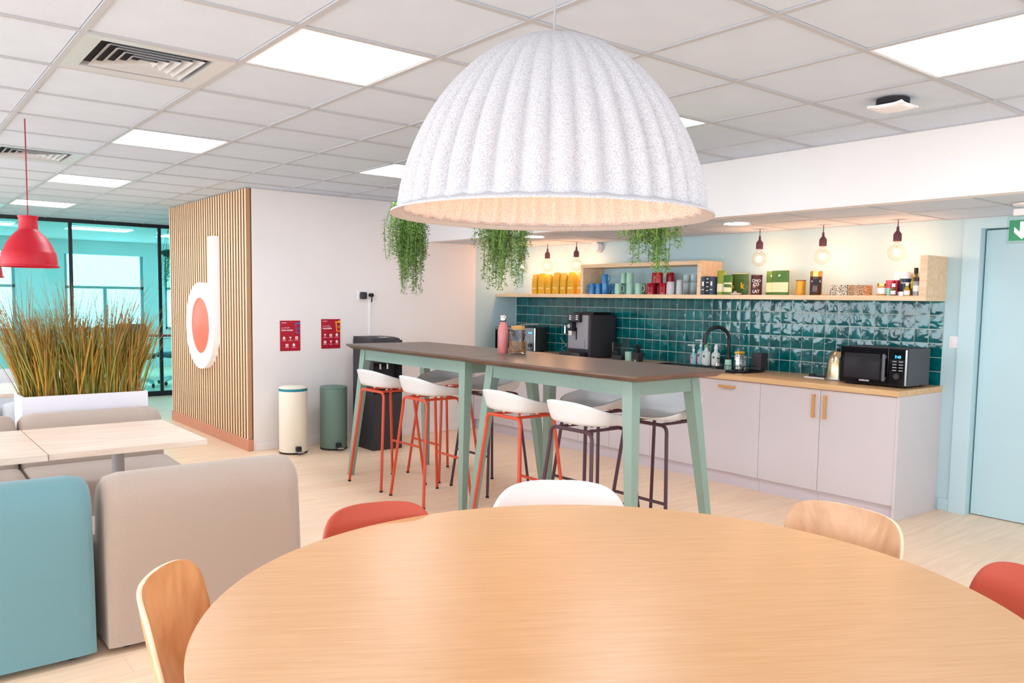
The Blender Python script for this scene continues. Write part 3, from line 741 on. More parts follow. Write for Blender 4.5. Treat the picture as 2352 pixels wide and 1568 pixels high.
for k, (lb_, y, z) in enumerate((('lower left drinking glass in the cubby', 4.677, 0), ('lower right drinking glass in the cubby', 4.592, 0), ('upper left drinking glass stacked in the cubby', 4.677, .106), ('upper right drinking glass stacked in the cubby', 4.592, .106))):
    mug(lb_, 'glass', 5.72, y, ST + z, M_clear, r=.037, h=.105 if z == 0 else .07, up=True, handle=False, group='stacked drinking glasses', name='drinking_glass')
def box_item(name, label, cat, x0, x1, y0, y1, h, m, z=ST, group=None, prints=()):
    t = thing(name, label, cat, ((x0 + x1) / 2, (y0 + y1) / 2, z), 0, group)
    a, b = (x1 - x0) / 2, (y1 - y0) / 2
    MB().box(-a, a, -b, b, 0, h, .0015, 1).build('carton', m, t, smooth=0)
    for (u0, u1, v0, v1, pm) in prints:
        MB().box(-a - .0012, -a - .0002, b - 2 * b * u1, b - 2 * b * u0, h * v0, h * v1).build('print', pm, t, smooth=0)
    return t
M_navy = mat('navy_card', (62, 76, 98), .55); M_blk = mat('black_card', (26, 24, 30), .5)
W_ = M_ink
box_item('tea_box', 'slate blue tea box standing against the cubby', 'box', 5.66, 5.75, 4.425, 4.46, .155, M_navy, group='tea boxes right of the cubby', prints=((.25, .8, .48, .72, W_), (.1, .9, .26, .3, W_)))
box_item('tea_box', 'black tea box between the two slate blue ones', 'box', 5.66, 5.75, 4.375, 4.42, .155, M_blk, group='tea boxes right of the cubby', prints=((.3, .8, .85, .9, W_), (.3, .8, .65, .70, W_), (.3, .8, .42, .46, W_), (.3, .8, .2, .24, W_)))
box_item('tea_box', 'slate blue tea box touching the tall green pack', 'box', 5.66, 5.75, 4.338, 4.372, .155, M_navy, group='tea boxes right of the cubby', prints=((.3, .8, .5, .72, W_), (.1, .9, .26, .3, W_)))
M_olive = mat('olive_foil', (136, 150, 32), .4)
def standpouch(name, label, x, y, wd, h, m, lblz, group=None, rz=0, dp=.05, top=None):
    t = thing(name, label, 'pouch', (x, y, ST), rz, group)
    w_, d_ = wd / 2, dp / 2; vs = []
    lv = [(1, 1, 0), (1.02, 1.02, .06), (1.02, .8, .5), (1.03, .3, .88), (1.03, .06, 1.0)]
    for sw, sd, z in lv:
        for k in range(9): vs.append((-d_ * sd * (1 - ((k - 4) / 4) ** 4 * .85), w_ * sw * (k - 4) / 4, z * h))
        for k in range(8, -1, -1): vs.append((d_ * sd * (1 - ((k - 4) / 4) ** 4 * .85) + .001, w_ * sw * (k - 4) / 4, z * h))
    n_ = 18; fs = [tuple(range(n_))[::-1]] + [(n_ * q + i, n_ * q + (i + 1) % n_, n_ * q + n_ + (i + 1) % n_, n_ * q + n_ + i) for q in range(4) for i in range(n_)] + [tuple(range(4 * n_, 5 * n_))]
    MB().raw(vs, fs).build('pouch', m, t, smooth=50)
    a, b = lblz; lab = MB()
    vs, fs = [], []
    for j, zz in enumerate((a, b)):
        sd = .98 if zz < .3 else 1.02 - .44 * (zz - .06) / .44 * .5
        sd = 1.02 + (.8 - 1.02) * max(0, zz - .06) / .44 if zz < .5 else .8 + (.3 - .8) * (zz - .5) / .38
        for k in range(9): vs.append((-d_ * sd * (1 - ((k - 4) / 4) ** 4 * .85) - .0012, w_ * 1.02 * (k - 4) / 4 * .99, zz * h))
    fs = [(k, k + 1, 10 + k, 9 + k) for k in range(8)]
    lab.raw(vs, fs).build('label_band', M_paper, t, smooth=50)
    if top: MB().raw([(-d_ * .55 - .002, -.008, h * .76), (-d_ * .55 - .002, .008, h * .76), (-d_ * .35 - .002, .008, h * .83), (-d_ * .35 - .002, -.008, h * .83)], [(0, 1, 2, 3)]).build('emblem', M_ink, t)
    return t
standpouch('tea_pouch', 'tall narrow olive and green pack beside the tea boxes', 5.71, 4.288, .07, .205, M_olive, (.12, .46), rz=.3)
standpouch('tea_pouch', 'green pouch with cream label in front of the big green bag', 5.69, 4.205, .085, .165, M_dkgreen, (.14, .62))
big = standpouch('snack_bag', 'large dark green bag with an orange letter k', 5.82, 4.18, .165, .185, mat('bag_green', (70, 104, 44), .4, var=.25, vscale=25, bump=.4, bscale=30), (.96, .99))
label_text('o', .06, mat('orange_ink', (236, 184, 60), .5), big, (-.0275, .055, .055), RXK, bold=.002)
label_text('k', .075, mat('orange_ink', (236, 184, 60), .5), big, (-.0275, -.045, .055), RXK, bold=.002)
t = thing('saucer', 'small white saucer with a steel infuser in front of the green bag', 'saucer', (5.69, 4.125, ST))
MB().lathe([(.0001, 0), (.03, 0), (.052, .012), (.05, .014), (.03, .004), (.0001, .004)], seg=24, cap=False).build('dish', M_wpl, t)
MB().lathe([(.0001, .005), (.012, .009), (.017, .02), (.012, .032), (.0001, .036)], (0, .005, 0), seg=14).build('infuser', M_chrome, t)
def tin(name, label, cat, x, y, r, h, m, mlid, seg=28, lidh=.012, z=ST):
    t = thing(name, label, cat, (x, y, z))
    MB().lathe([(r * .98, 0), (r, .003), (r, h - lidh), (r * .99, h - lidh + .001)], seg=seg).build('body', m, t)
    MB().lathe([(r * 1.02, h - lidh), (r * 1.02, h - .002), (r * .98, h)], seg=seg).build('lid', mlid, t)
    return t
M_choc = mat('choc_brown', (76, 30, 30), .35)
t = tin('cocoa_tin', 'dark brown cocoa tin with white lettering', 'tin', 5.75, 3.965, .045, .165, M_choc, M_choc)
def curved_text(txt, size, m, parent, r, z, a0=pi, bold=.0):
    me = text_mesh(txt, size, m, bold, 'CENTER', .0002)
    for v in me.vertices:
        a = a0 + v.co.x / r; rr = r + .0012 + v.co.z
        v.co = Vector((rr * cos(a), rr * sin(a), z + v.co.y))
    return link('lettering', me, parent)
CA = pi + .52
curved_text('CHO', .034, M_ink, t, .045, .105, CA, .0006); curved_text('CO', .034, M_ink, t, .045, .075, CA, .0006); curved_text('LAT', .034, M_ink, t, .045, .018, CA, .0006)
curved_text('o', .05, mat('pink_ink', (226, 170, 160), .5), t, .045, .062, CA - .35, .001)
standpouch('green_pouch', 'left of two matching green pouches with cream labels', 5.785, 3.838, .12, .195, M_dkgreen, (.12, .52), 'matching green pouches', -.1, .06, True)
standpouch('green_pouch', 'right of two matching green pouches with cream labels', 5.72, 3.725, .15, .195, M_dkgreen, (.12, .52), 'matching green pouches', 0, .06, True)
tin('yellow_tin', 'short yellow tin with a brown lid', 'tin', 5.75, 3.56, .037, .118, mat('tin_yellow', (224, 164, 40), .35, var=.12, vscale=20), mat('tin_lid', (140, 86, 44), .4), lidh=.008)
t = tin('coffee_jar', 'square coffee jar with a gold lid', 'jar', 5.75, 3.43, .046, .185, mat('coffee_jar_brown', (66, 42, 32), .12), M_gold, 8, .042)
curved_text('NESCAFE', .018, M_ink, t, .0445, .1, CA, .0004)
MB().lathe([(.0455, .035), (.0455, .15)], seg=8, cap=False).build('label_wrap', mat('jar_label', (70, 56, 52), .4, var=.3, vscale=50), t)
MB().tube([(-.0445 * cos(.52), -.0445 * sin(.52), .102), (-.0475 * cos(.52), -.0475 * sin(.52), .102)], .025, 20).build('roundel', M_blk, t)
M_leafbw = mat('leaf_print', (232, 224, 210), .6)
def print_mat(name, c1, c2, sc):
    m = bpy.data.materials.new(name); m.use_nodes = True; nt = m.node_tree; b = nt.nodes['Principled BSDF']; b.inputs['Roughness'].default_value = .55
    tc = nt.nodes.new('ShaderNodeTexCoord'); v = nt.nodes.new('ShaderNodeTexVoronoi'); v.inputs['Scale'].default_value = sc; v.feature = 'DISTANCE_TO_EDGE'
    nt.links.new(tc.outputs['Object'], v.inputs[0]); r = nt.nodes.new('ShaderNodeValToRGB'); r.color_ramp.interpolation = 'CONSTANT'
    r.color_ramp.elements[0].color = (*lin(c1), 1); r.color_ramp.elements[1].position = .16; r.color_ramp.elements[1].color = (*lin(c2), 1)
    nt.links.new(v.outputs[0], r.inputs[0]); nt.links.new(r.outputs[0], b.inputs['Base Color']); return m
box_item('patterned_box', 'low box with a black and cream leaf pattern', 'box', 5.66, 5.78, 3.125, 3.262, .077, print_mat('print_bw', (232, 214, 190), (60, 50, 48), 75))
box_item('patterned_box', 'low box with a brown leaf pattern and a small badge', 'box', 5.66, 5.78, 2.995, 3.122, .075, print_mat('print_brown', (206, 160, 120), (110, 72, 50), 75), prints=((.38, .68, .3, .72, mat('badge_tan', (196, 150, 112), .6)),))
tag(MB().lathe([(.035, 0), (.038, .003), (.035, .006)], (5.70, 3.315, ST), seg=20).build('coaster', mat('coaster_tan', (196, 160, 110), .6)), 'thin round coaster lying left of the patterned boxes', 'coaster')
t = tin('honey_jar', 'small honey jar with a gold lid and white label', 'jar', 5.72, 2.89, .036, .087, mat('honey', (206, 150, 80), .1), M_gold, lidh=.018)
MB().lathe([(.0365, .012), (.0365, .055)], seg=28, cap=False).build('label_wrap', M_wpl, t)
def cup(label, x, y, m1, m2, h, r):
    t = thing('plastic_tumbler', label, 'cup', (x, y, ST))
    MB().lathe([(r * .72, 0), (r * .85, h * .5)], seg=20).build('lower', m2, t)
    MB().lathe([(r * .85, h * .5), (r, h), (r * .94, h), (r * .8, h * .5)], seg=20, cap=False).build('upper', m1, t)
M_pink = mat('pink_plastic', (220, 78, 104), .3)
cup('pink and mint tumbler beside the honey jar', 5.70, 2.83, M_pink, M_mm, .108, .026)
cup('crimson tumbler behind the pink one', 5.77, 2.815, mat('crimson', (186, 24, 54), .3), mat('crimson', (186, 24, 54), .3), .11, .026)
def bottle(name, label, x, y, z, prof_, m, cap_prof, mcap, lab=None, seg=20, cat='bottle'):
    t = thing(name, label, cat, (x, y, z))
    MB().lathe(prof_, seg=seg).build('body', m, t)
    MB().lathe(cap_prof, seg=seg).build('cap', mcap, t)
    if lab: MB().lathe([(lab[0], lab[1]), (lab[0], lab[2])], seg=seg, cap=False).build('label_wrap', lab[3], t)
    return t
bottle('spice_bottle', 'tiny sauce bottle with a white cap in front of the tumblers', 5.68, 2.79, ST, [(.017, 0), (.018, .005), (.018, .045), (.01, .06)], mat('sauce', (120, 84, 40), .15), [(.013, .06), (.013, .085)], M_wpl, (.0185, .008, .034, M_wpl))
box_item('white_carton', 'white carton standing behind the blue canister', 'box', 5.84, 5.9, 2.775, 2.87, .17, M_wpl)
t = tin('blue_canister', 'navy canister with white top and lettering', 'tin', 5.77, 2.747, .043, .158, mat('navy_tin', (22, 52, 78), .35), M_wpl, lidh=.038)
curved_text('Guérande', .019, M_ink, t, .043, .085, CA, .0003)
tag(MB().lathe([(.026, 0), (.026, .026), (.024, .028)], (5.685, 2.735, ST), seg=20).build('tea_light_tin', M_steel), 'low round metal tin in front of the navy canister', 'tin')
M_oil = mat('oil_glass', (112, 104, 16), .1)
bottle('oil_bottle', 'olive oil bottle with a black cap beside the upright', 5.745, 2.668, ST, [(.030, 0), (.031, .006), (.031, .1), (.024, .125), (.012, .14), (.011, .16)], M_oil, [(.014, .155), (.014, .195)], M_blk, (.0315, .05, .1, mat('oil_label', (196, 186, 60), .5)))
bottle('vinegar_bottle', 'small bottle with a white cap in front of the oil', 5.68, 2.695, ST, [(.018, 0), (.021, .005), (.02, .04), (.010, .06), (.009, .07)], mat('amber_oil', (180, 140, 40), .1), [(.011, .07), (.011, .09)], M_wpl, (.0215, .005, .035, M_wpl))
bottle('spice_jar', 'clear spice jar squeezed against the shelf upright', 5.69, 2.632, ST, [(.024, 0), (.025, .005), (.025, .09), (.02, .1)], mat('grey_glass', (150, 158, 164), .15), [(.022, .1), (.022, .125)], M_dark, (.0255, .03, .07, M_wpl))

# ------------------------------------------------------------------ things on the worktop
def microwave(label, x, y, rz, W=.48, D=.34, H=.27):
    t = thing('microwave_oven', label, 'microwave', (x, y, ZT), rz, 'black microwave ovens on the worktop')
    # front faces -x, centred on y; +y is left in the picture
    MB().box(.02, D, -W / 2, W / 2, .012, H, .005).build('casing', mat('casing_grey', (72, 74, 80), .5), t, smooth=0)
    dw = W * .735
    dr = MB().box(0, .02, W / 2 - dw, W / 2, .012, H, .004).build('door', M_bgloss, t, smooth=0)
    MB().box(-.001, .0, W / 2 - dw + .06, W / 2 - .03, .05, H - .045).build('window', mat('oven_window', (40, 38, 44), .12), dr, smooth=0)
    MB().box(-.03, -.016, W / 2 - dw + .012, W / 2 - dw + .034, .04, H - .04, .006).box(-.018, 0, W / 2 - dw + .016, W / 2 - dw + .03, .05, .07).box(-.018, 0, W / 2 - dw + .016, W / 2 - dw + .03, H - .07, H - .05).build('handle', mat('handle_grey', (96, 96, 102), .3), dr, smooth=0)
    label_text('SAMSUNG', .016, M_ink, dr, (-.0012, W / 2 - dw * .52, .03), RXK, bold=.0004)
    cp = MB().box(0, .02, -W / 2, W / 2 - dw - .002, .012, H, .004).build('control_panel', M_bgloss, t, smooth=0)
    yc = (-W / 2 + W / 2 - dw) / 2
    label_text('7:45', .026, mat('display_blue', (60, 170, 255), .4, emit=(60, 170, 255), estr=3), cp, (-.0012, yc, H * .76), RXK, bold=.0004)
    for k in range(4):
        for s in (-1, 1): MB().box(-.0015, 0, yc + s * .022 - .014, yc + s * .022 + .014, H * (.66 - .075 * k), H * (.66 - .075 * k) + .007).build('button', mat('key_grey', (150, 150, 160), .4), cp, smooth=0)
    MB().tube([(0, yc, H * .3), (-.018, yc, H * .3)], .02, 20).build('dial', M_dark, cp)
    MB().box(-.004, .0, -W / 2, -W / 2 + .012, .02, H - .006, .001, 1).build('chrome_strip', M_steel, cp, smooth=0)
    for sx in (.04, D - .04):
        for sy in (-W / 2 + .04, W / 2 - .04): MB().lathe([(.014, 0), (.014, .012)], (sx, sy, 0), seg=10).build('foot', M_rub, t)
    return t
microwave('black microwave oven at the right end of the worktop', 5.50, 2.822, 0)
microwave('black microwave oven in the far left corner of the worktop', 5.50, 6.82, radians(27))
def plug_cord(name, label, pts, m, r=.003): return tag(MB().tube(pts, r, 6).build(name, m), label, 'cable')

# coffee machine
t = thing('coffee_machine', 'black and grey bean-to-cup coffee machine on the worktop', 'coffee machine', (5.50, 5.86, ZT))
M_cgrey = mat('machine_silver', (150, 148, 156), .35)
MB().box(.03, .40, -.17, .17, .0, .43, .018, 3).build('body', M_dark, t)
MB().box(.012, .032, -.155, .125, .09, .425, .004).build('front_panel', M_cgrey, t, smooth=0)
MB().box(-.09, .03, -.15, .15, .0, .06, .012, 2).build('drip_tray', M_black, t)
MB().box(.006, .013, -.12, .105, .1, .18, .001, 1).build('grounds_drawer', M_cgrey, t, smooth=0)
cp = MB().box(-.03, .016, -.075, .085, .355, .435, .006).build('control_head', M_black, t, smooth=0)
for s in (-1, 1):
    for k in range(3): MB().box(-.032, -.029, s * .048 + .005 - .014, s * .048 + .005 + .014, .378 + .018 * k, .388 + .018 * k).build('button', M_ink, cp, smooth=0)
MB().box(-.032, -.029, -.02, .03, .37, .425).build('display', mat('lcd', (80, 80, 90), .2), cp, smooth=0)
sp_ = MB().box(-.05, .016, .01, .07, .265, .355, .008).build('spout_block', M_black, t)
for dy in (.025, .05): MB().lathe([(.008, .225), (.010, .275)], (-.04, dy, 0), seg=10).build('nozzle', M_chrome, sp_)
MB().tube([(-.05, .04, .315), (-.06, .04, .315)], .02, 18).build('dial', M_chrome, sp_)
MB().tube([(0.0, .11, .31), (-.04, .115, .31), (-.04, .115, .24)], .008, 8).build('steam_wand', M_chrome, t)
MB().box(.006, .014, -.006, .006, .18, .30).build('slot', M_black, t, smooth=0)
MB().prism([(-.13, .43), (.13, .43), (.15, .455), (-.15, .455)], lambda a, b: (.1, a, b), lambda a, b: (.34, a, b)).build('bean_hopper', M_black, t, smooth=0)
plug_cord('power_cable', 'grey cable looping between microwave and coffee machine', [(5.80, 6.42, ZT + .17), (5.82, 6.36, ZT + .1), (5.80, 6.28, ZT + .06), (5.82, 6.34, ZT + .02), (5.83, 6.44, ZT + .05), (5.82, 6.30, ZT + .115), (5.84, 6.2, ZT + .1), (5.85, 6.05, ZT + .09)], mat('grey_cable', (150, 156, 158), .5))
tag(MB().box(5.60, 5.68, 6.12, 6.2, ZT + .0005, ZT + .008, .001, 1).build('napkin', M_wpl), 'white folded napkin left of the coffee machine', 'napkin')
# acrylic holder, cup, stirrers
t = thing('acrylic_holder', 'clear acrylic holder with dark base beside the mint beaker', 'holder', (5.74, 5.47, ZT))
MB().box(-.06, .06, -.065, .065, 0, .045, .002, 1).build('base', M_dark, t, smooth=0)
MB().box(-.06, .06, -.065, -.062, .045, .17).box(-.06, .06, .062, .065, .045, .17).box(.057, .06, -.062, .062, .045, .2).box(-.06, -.057, -.062, .062, .045, .17).build('clear_box', M_clear, t, smooth=0)
mug('mint paper beaker in front of the tiles', 'cup', 5.66, 5.293, ZT, M_mm, r=.034, h=.09, up=True, handle=False, name='paper_cup')
t = thing('stirrer_pot', 'black square pot full of dark stirrers', 'pot', (5.70, 5.205, ZT))
MB().quadpost((-.03, .03, -.03, .03, 0), (-.045, .045, -.045, .045, .085)).build('pot', M_dark, t, smooth=0)
MB().box(-.0395, -.038, -.008, .008, .01, .025).build('sticker', M_wpl, t, rot=(0, -.17, 0), smooth=0)
for k in range(12):
    a, b = random.uniform(-.05, .05), random.uniform(-.05, .05)
    MB().tube([(a * .4, b * .4, .06), (a * 1.1, b * 1.1, .16)], .004, 5).build('stirrer', M_blk, t)

# sink and tap
t = thing('sink', 'black composite sink and drainer set in the worktop', 'sink', (0, 0, ZT))
sk = MB().box(5.42, 5.86, 3.93, 3.95, 0, .008).box(5.42, 5.86, 4.9, 4.93, 0, .008).box(5.42, 5.44, 3.95, 4.9, 0, .008).box(5.76, 5.86, 3.95, 4.9, 0, .008).box(5.44, 5.76, 3.95, 4.35, 0, .005)
sk.build('rim', M_black, t, smooth=0)
MB().box(5.44, 5.76, 4.35, 4.9, .0005, .0025).build('bowl_floor', M_bgloss, t, smooth=0)
for k in range(8): MB().box(5.46, 5.74, 3.97 + .045 * k, 3.985 + .045 * k, .005, .009).build('drainer_rib', M_black, t, smooth=0)
t = thing('kitchen_tap', 'tall black gooseneck kitchen tap', 'tap', (5.81, 4.26, ZT + .008))
MB().lathe([(.03, 0), (.03, .02), (.024, .025), (.022, .12), (.016, .13)], seg=20).build('base', M_black, t)
arcp = [(0, 0, .1), (0, 0, .24)] + [(-.1 + .1 * cos(a), .05 - .05 * cos(a), .24 + .11 * sin(a)) for a in [pi * k / 12 for k in range(1, 13)]] + [(-.2, .1, .20)]
MB().tube(arcp, .0145, 12).build('spout', M_black, t)
MB().tube([(-.02, 0, .07), (-.05, .01, .07)], .018, 12).tube([(-.045, .008, .07), (-.11, .04, .085)], .005, 6).build('lever', M_black, t)
# soap bottles
def soap(name, label, x, y, w_, d_, h, m, mlab, kind, labcol=None):
    t = thing(name, label, 'bottle', (x, y, ZT + .009), -.35)
    MB().box(-d_ / 2, d_ / 2, -w_ / 2, w_ / 2, 0, h * .82, min(d_, w_) * .3, 3).lathe([(w_ * .3, h * .8), (w_ * .18, h * .92), (w_ * .18, h)], seg=14).build('bottle', m, t)
    MB().box(-d_ / 2 - .001, -d_ / 2, -w_ * .38, w_ * .38, h * .12, h * .68).build('label_print', mlab, t, smooth=0)
    MB().box(-d_ / 2 - .0018, -d_ / 2 - .001, -w_ * .16, w_ * .16, h * .46, h * .6).build('emblem', labcol or M_dkgreen, t, smooth=0)
    if kind == 'pump':
        MB().lathe([(w_ * .22, h), (w_ * .22, h + .02), (.005, h + .022), (.005, h + .055)], seg=12).box(-.06, .012, -.008, .008, h + .05, h + .062, .003, 1).build('pump', M_wpl, t)
    else: MB().lathe([(w_ * .21, h), (w_ * .19, h + .02), (w_ * .12, h + .045)], seg=14).build('cap', kind, t)
M_aqua = mat('aqua_soap', (150, 206, 208), .15); M_clr = mat('clear_soap', (214, 226, 224), .12)
PKI = mat('pink_label', (226, 190, 214), .5)
soap('soap_bottle', 'small aqua pump bottle left of the washing-up liquid', 5.80, 4.63, .055, .035, .12, M_aqua, PKI, 'pump', M_pink)
soap('soap_bottle', 'tall aqua hand gel bottle with a white pump', 5.825, 4.57, .06, .04, .165, M_aqua, PKI, 'pump', M_purple)
soap('washing_up_bottle', 'clear washing-up bottle with a green cap', 5.80, 4.49, .085, .045, .16, M_clr, M_ink, mat('mint_cap', (126, 180, 126), .4))
soap('washing_up_bottle', 'clear washing-up bottle with a white cap beside the tap', 5.805, 4.39, .085, .045, .15, M_clr, M_ink, M_wpl)
# dish rack with mugs
t = thing('dish_rack', 'black wire dish rack on the drainer', 'dish rack', (5.66, 3.99, ZT + .0095))
rk = MB()
for z in (.006, .045):
    rk.tube([(-.15, -.1, z), (.13, -.1, z), (.13, .13, z), (-.15, .13, z)], .003, 6, closed=True)
for k in range(9): rk.tube([(-.15, -.1 + .23 * k / 8, .045), (-.15, -.1 + .23 * k / 8, .006), (.13, -.1 + .23 * k / 8, .006), (.13, -.1 + .23 * k / 8, .045)], .002, 5)
rk.build('wire_frame', M_black, t)
MB().box(.02, .12, -.14, -.05, .01, .15, .004, 1).build('cutlery_box', M_dark, t, smooth=0)
MB().box(-.16, .14, -.11, .14, 0, .004).build('tray', M_black, t, smooth=0)
mug('mint beaker drying in the dish rack', 'cup', 5.575, 4.09, ZT + .0136, M_mm, r=.03, h=.085, handle=False, name='paper_cup')
mug('shiny steel mug drying in the middle of the dish rack', 'mug', 5.64, 4.03, ZT + .019, M_chrome, r=.042, h=.125, hz=-2.4, name='steel_mug')
mug('glass tumbler drying at the right in the dish rack', 'glass', 5.59, 3.945, ZT + .019, M_clear, r=.038, h=.13, handle=False, name='drinking_glass')
tag(MB().cbox((5.645, 4.03, ZT + .157), (.085, .05, .022), .009).build('yellow_sponge', mat('sponge_yellow', (230, 180, 70), .9, bump=.4)), 'yellow sponge lying on top of the steel mug', 'sponge')
tag(MB().lathe([(.0001, 0), (.02, .003), (.03, .025), (.02, .05), (.0001, .055)], (5.62, 4.225, ZT + .01), seg=16).build('tea_ball', M_chrome), 'round steel tea ball lying beside the tap in the rack', 'tea ball')
# kettle and charger
t = thing('kettle', 'brushed steel electric kettle half behind the microwave', 'kettle', (5.69, 3.185, ZT), pi)
MB().lathe([(.085, 0), (.088, .012), (.086, .02)], seg=28).build('power_base', M_steel, t)
MB().lathe([(.085, .021), (.084, .06), (.076, .14), (.062, .19), (.04, .215), (.0001, .222)], seg=28).build('body', mat('kettle_steel', (214, 196, 160), .22, metal=1), t)
MB().tube([(0, .055, .2), (0, .11, .19), (0, .115, .09), (0, .085, .06)], .009, 8).build('handle', M_black, t)
MB().lathe([(.012, .22), (.015, .235), (.0001, .238)], seg=12).build('lid_knob', M_black, t)
t = thing('wireless_charger', 'small white pad with a black gadget beside the kettle', 'charger', (5.70, 3.37, ZT))
MB().box(-.05, .05, -.1, .07, 0, .01, .003, 1).build('pad', M_wpl, t, smooth=0)
MB().box(-.03, .03, -.09, .0, .01, .022, .004, 1).lathe([(.03, .01), (.03, .022), (.02, .03)], (0, .025, 0), seg=16).build('gadget', M_black, t)
plug_cord('charger_cable', 'thin white cable rising from the charger pad', [(5.76, 3.26, ZT + .012), (5.82, 3.25, ZT + .05), (5.87, 3.2, ZT + .1), (5.9, 3.17, ZT + .13)], M_wpl, .002)

# ------------------------------------------------------------------ bar tables
ZB = 1.075
def bar_table(label, x0, x1, y0, y1, it, ib):
    cx, cy = (x0 + x1) / 2, (y0 + y1) / 2; a, b = (x1 - x0) / 2, (y1 - y0) / 2
    t = thing('bar_table', label, 'table', (cx, cy, 0), 0, 'sage green bar tables with taupe tops')
    po = rrect(2 * a, 2 * b, .035); pi_ = rrect(2 * a - .07, 2 * b - .07, .03)
    MB().prism(po, lambda p, q: (p, q, ZB - .006), lambda p, q: (p, q, ZB)).build('top', M_bartop, t, smooth=40)
    n_ = len(po)
    MB().raw([(p, q, ZB - .006) for p, q in po] + [(p, q, ZB - .012) for p, q in po] + [(p, q, ZB - .035) for p, q in pi_],
             [(i, (i + 1) % n_, n_ + (i + 1) % n_, n_ + i) for i in range(n_)] + [(n_ + i, n_ + (i + 1) % n_, 2 * n_ + (i + 1) % n_, 2 * n_ + i) for i in range(n_)] + [tuple(range(2 * n_, 3 * n_))]).build('bevelled_edge', M_baredge, t, smooth=40)
    lw, lb_ = .065, .04; zt = ZB - .036
    for sx in (-1, 1):
        for sy in (-1, 1):
            tx, ty, bx, by = a - it[0], b - it[1], a - ib[0], b - ib[1]
            B = sorted((sx * bx, sx * (bx - lb_))); C = sorted((sy * by, sy * (by - lb_))); D = sorted((sx * tx, sx * (tx - lw))); E_ = sorted((sy * ty, sy * (ty - lw * 1.15)))
            MB().quadpost((*B, *C, 0), (*D, *E_, zt)).build('leg', M_sage, t, smooth=0)
    ax, ay = a - it[0] - .004, b - it[1] - .004; h = .085; w_ = .03
    for sx in (-1, 1):
        X = sorted((sx * ax, sx * (ax - w_))); MB().box(*X, -ay + .03, ay - .03, zt - h, zt).build('apron', M_sage, t, smooth=0)
    for sy in (-1, 1):
        Y = sorted((sy * ay, sy * (ay - w_))); MB().box(-ax + .03, ax - .03, *Y, zt - h, zt).build('apron', M_sage, t, smooth=0)
    return t
bar_table('far sage green bar table standing by the dark water dispenser', 3.03, 3.82, 4.275, 5.965, (.085, .115), (.01, .03))
bar_table('near sage green bar table standing nearest the round table', 3.005, 3.77, 2.765, 4.265, (.108, .115), (.035, .02))

# ------------------------------------------------------------------ bar stools
SZ = .755
def stool_shell():
    a0, b0 = .172, .198
    def f(u, v):
        th = 2 * pi * u; c_, s_ = -cos(th), sin(th)          # th=0 is the back (-x)
        e = 2 / 2.8
        px, py = abs(c_) ** e * (1 if c_ > 0 else -1), abs(s_) ** e * (1 if s_ > 0 else -1)
        back = ((1 + cos(th)) / 2) ** 1.0
        if v < .64:
            k = v / .64
            return (a0 * k * px, b0 * k * py, SZ + .012 * k * k * (1 + back))
        k = (v - .64) / .36
        z = SZ + .012 * (1 + back) + (.012 + .112 * back ** 1.1) * k ** 1.15
        fl = 1 + .085 * k ** .6 + .13 * back * k
        return (a0 * fl * px, b0 * (1 + .17 * k ** .6) * py, z)
    return MB().surf(f, 64, 20, wrap=True)
me_shell = stool_shell().mesh(M_shell, 60); me_shell.name = 'seat_shell'
def stool(label, x, y, facing, m, group='white bar stools round the bar tables', jitter=0):
    t = thing('bar_stool', label, 'stool', (x, y, 0), (0 if facing > 0 else pi) + jitter, group)
    s = link('seat', me_shell, t); solidify(s, .010, -1)
    zf = SZ - .016
    bx, by, tx, ty = .20, .235, .135, .165
    for sx, nm in ((-1, 'rear_frame'), (1, 'front_frame')):
        pts = [(sx * bx, -by, .006)] + [Vector((sx * (bx + (tx - bx) * k), -(by + (ty - by) * k), .006 + (zf - .05) * k)) for k in (.5, .96)] + arc((sx * (tx + .001), -(ty + .002), zf - .045), (sx * tx, -ty, zf), (sx * tx, -ty + .045, zf), 6)
        pts += [(p[0], -p[1], p[2]) for p in [tuple(q) for q in pts][::-1]]
        MB().tube(pts, .0108, 10).build(nm, m, t)
    for sy in (-1, 1):
        MB().tube([(-tx, sy * (ty - .05), zf + .001), (tx, sy * (ty - .05), zf + .001)], .009, 8).build('side_rail', m, t)
        for sx in (-1, 1):
            MB().lathe([(.0125, 0), (.0125, .012)], (sx * bx, sy * by, 0), seg=10).build('foot', M_rub, t)
            MB().lathe([(.009, zf + .008), (.009, zf + .016)], (sx * .06, sy * .09, 0), seg=8).build('seat_fixing', M_wpl, t)
    k = .295 / zf; fx, fy = bx + (tx - bx) * k, by + (ty - by) * k
    MB().tube([(fx, -fy, .295), (fx, fy, .295)], .0095, 8).build('footrest', m, t)
    return t
stool('white stool on red legs, leftmost on the near side of the bar', 3.155, 5.49, 1, M_red, jitter=.04)
stool('white stool on red legs, second from the left on the near side', 3.165, 4.877, 1, M_red, jitter=-.03)
stool('white stool on red legs at the near side of the near bar table', 3.165, 3.86, 1, M_red)
stool('white stool on plum legs, front right on the near side', 3.165, 3.25, 1, M_purple)
stool('white stool on red legs behind the far bar table', 3.685, 5.486, -1, M_red)
stool('white stool on plum legs behind the far bar table', 3.715, 4.89, -1, M_purple)
stool('white stool on plum legs behind the near bar table, facing the camera', 3.70, 3.74, -1, M_purple)
stool('white stool on plum legs behind the right end of the near bar table', 3.71, 3.195, -1, M_purple)

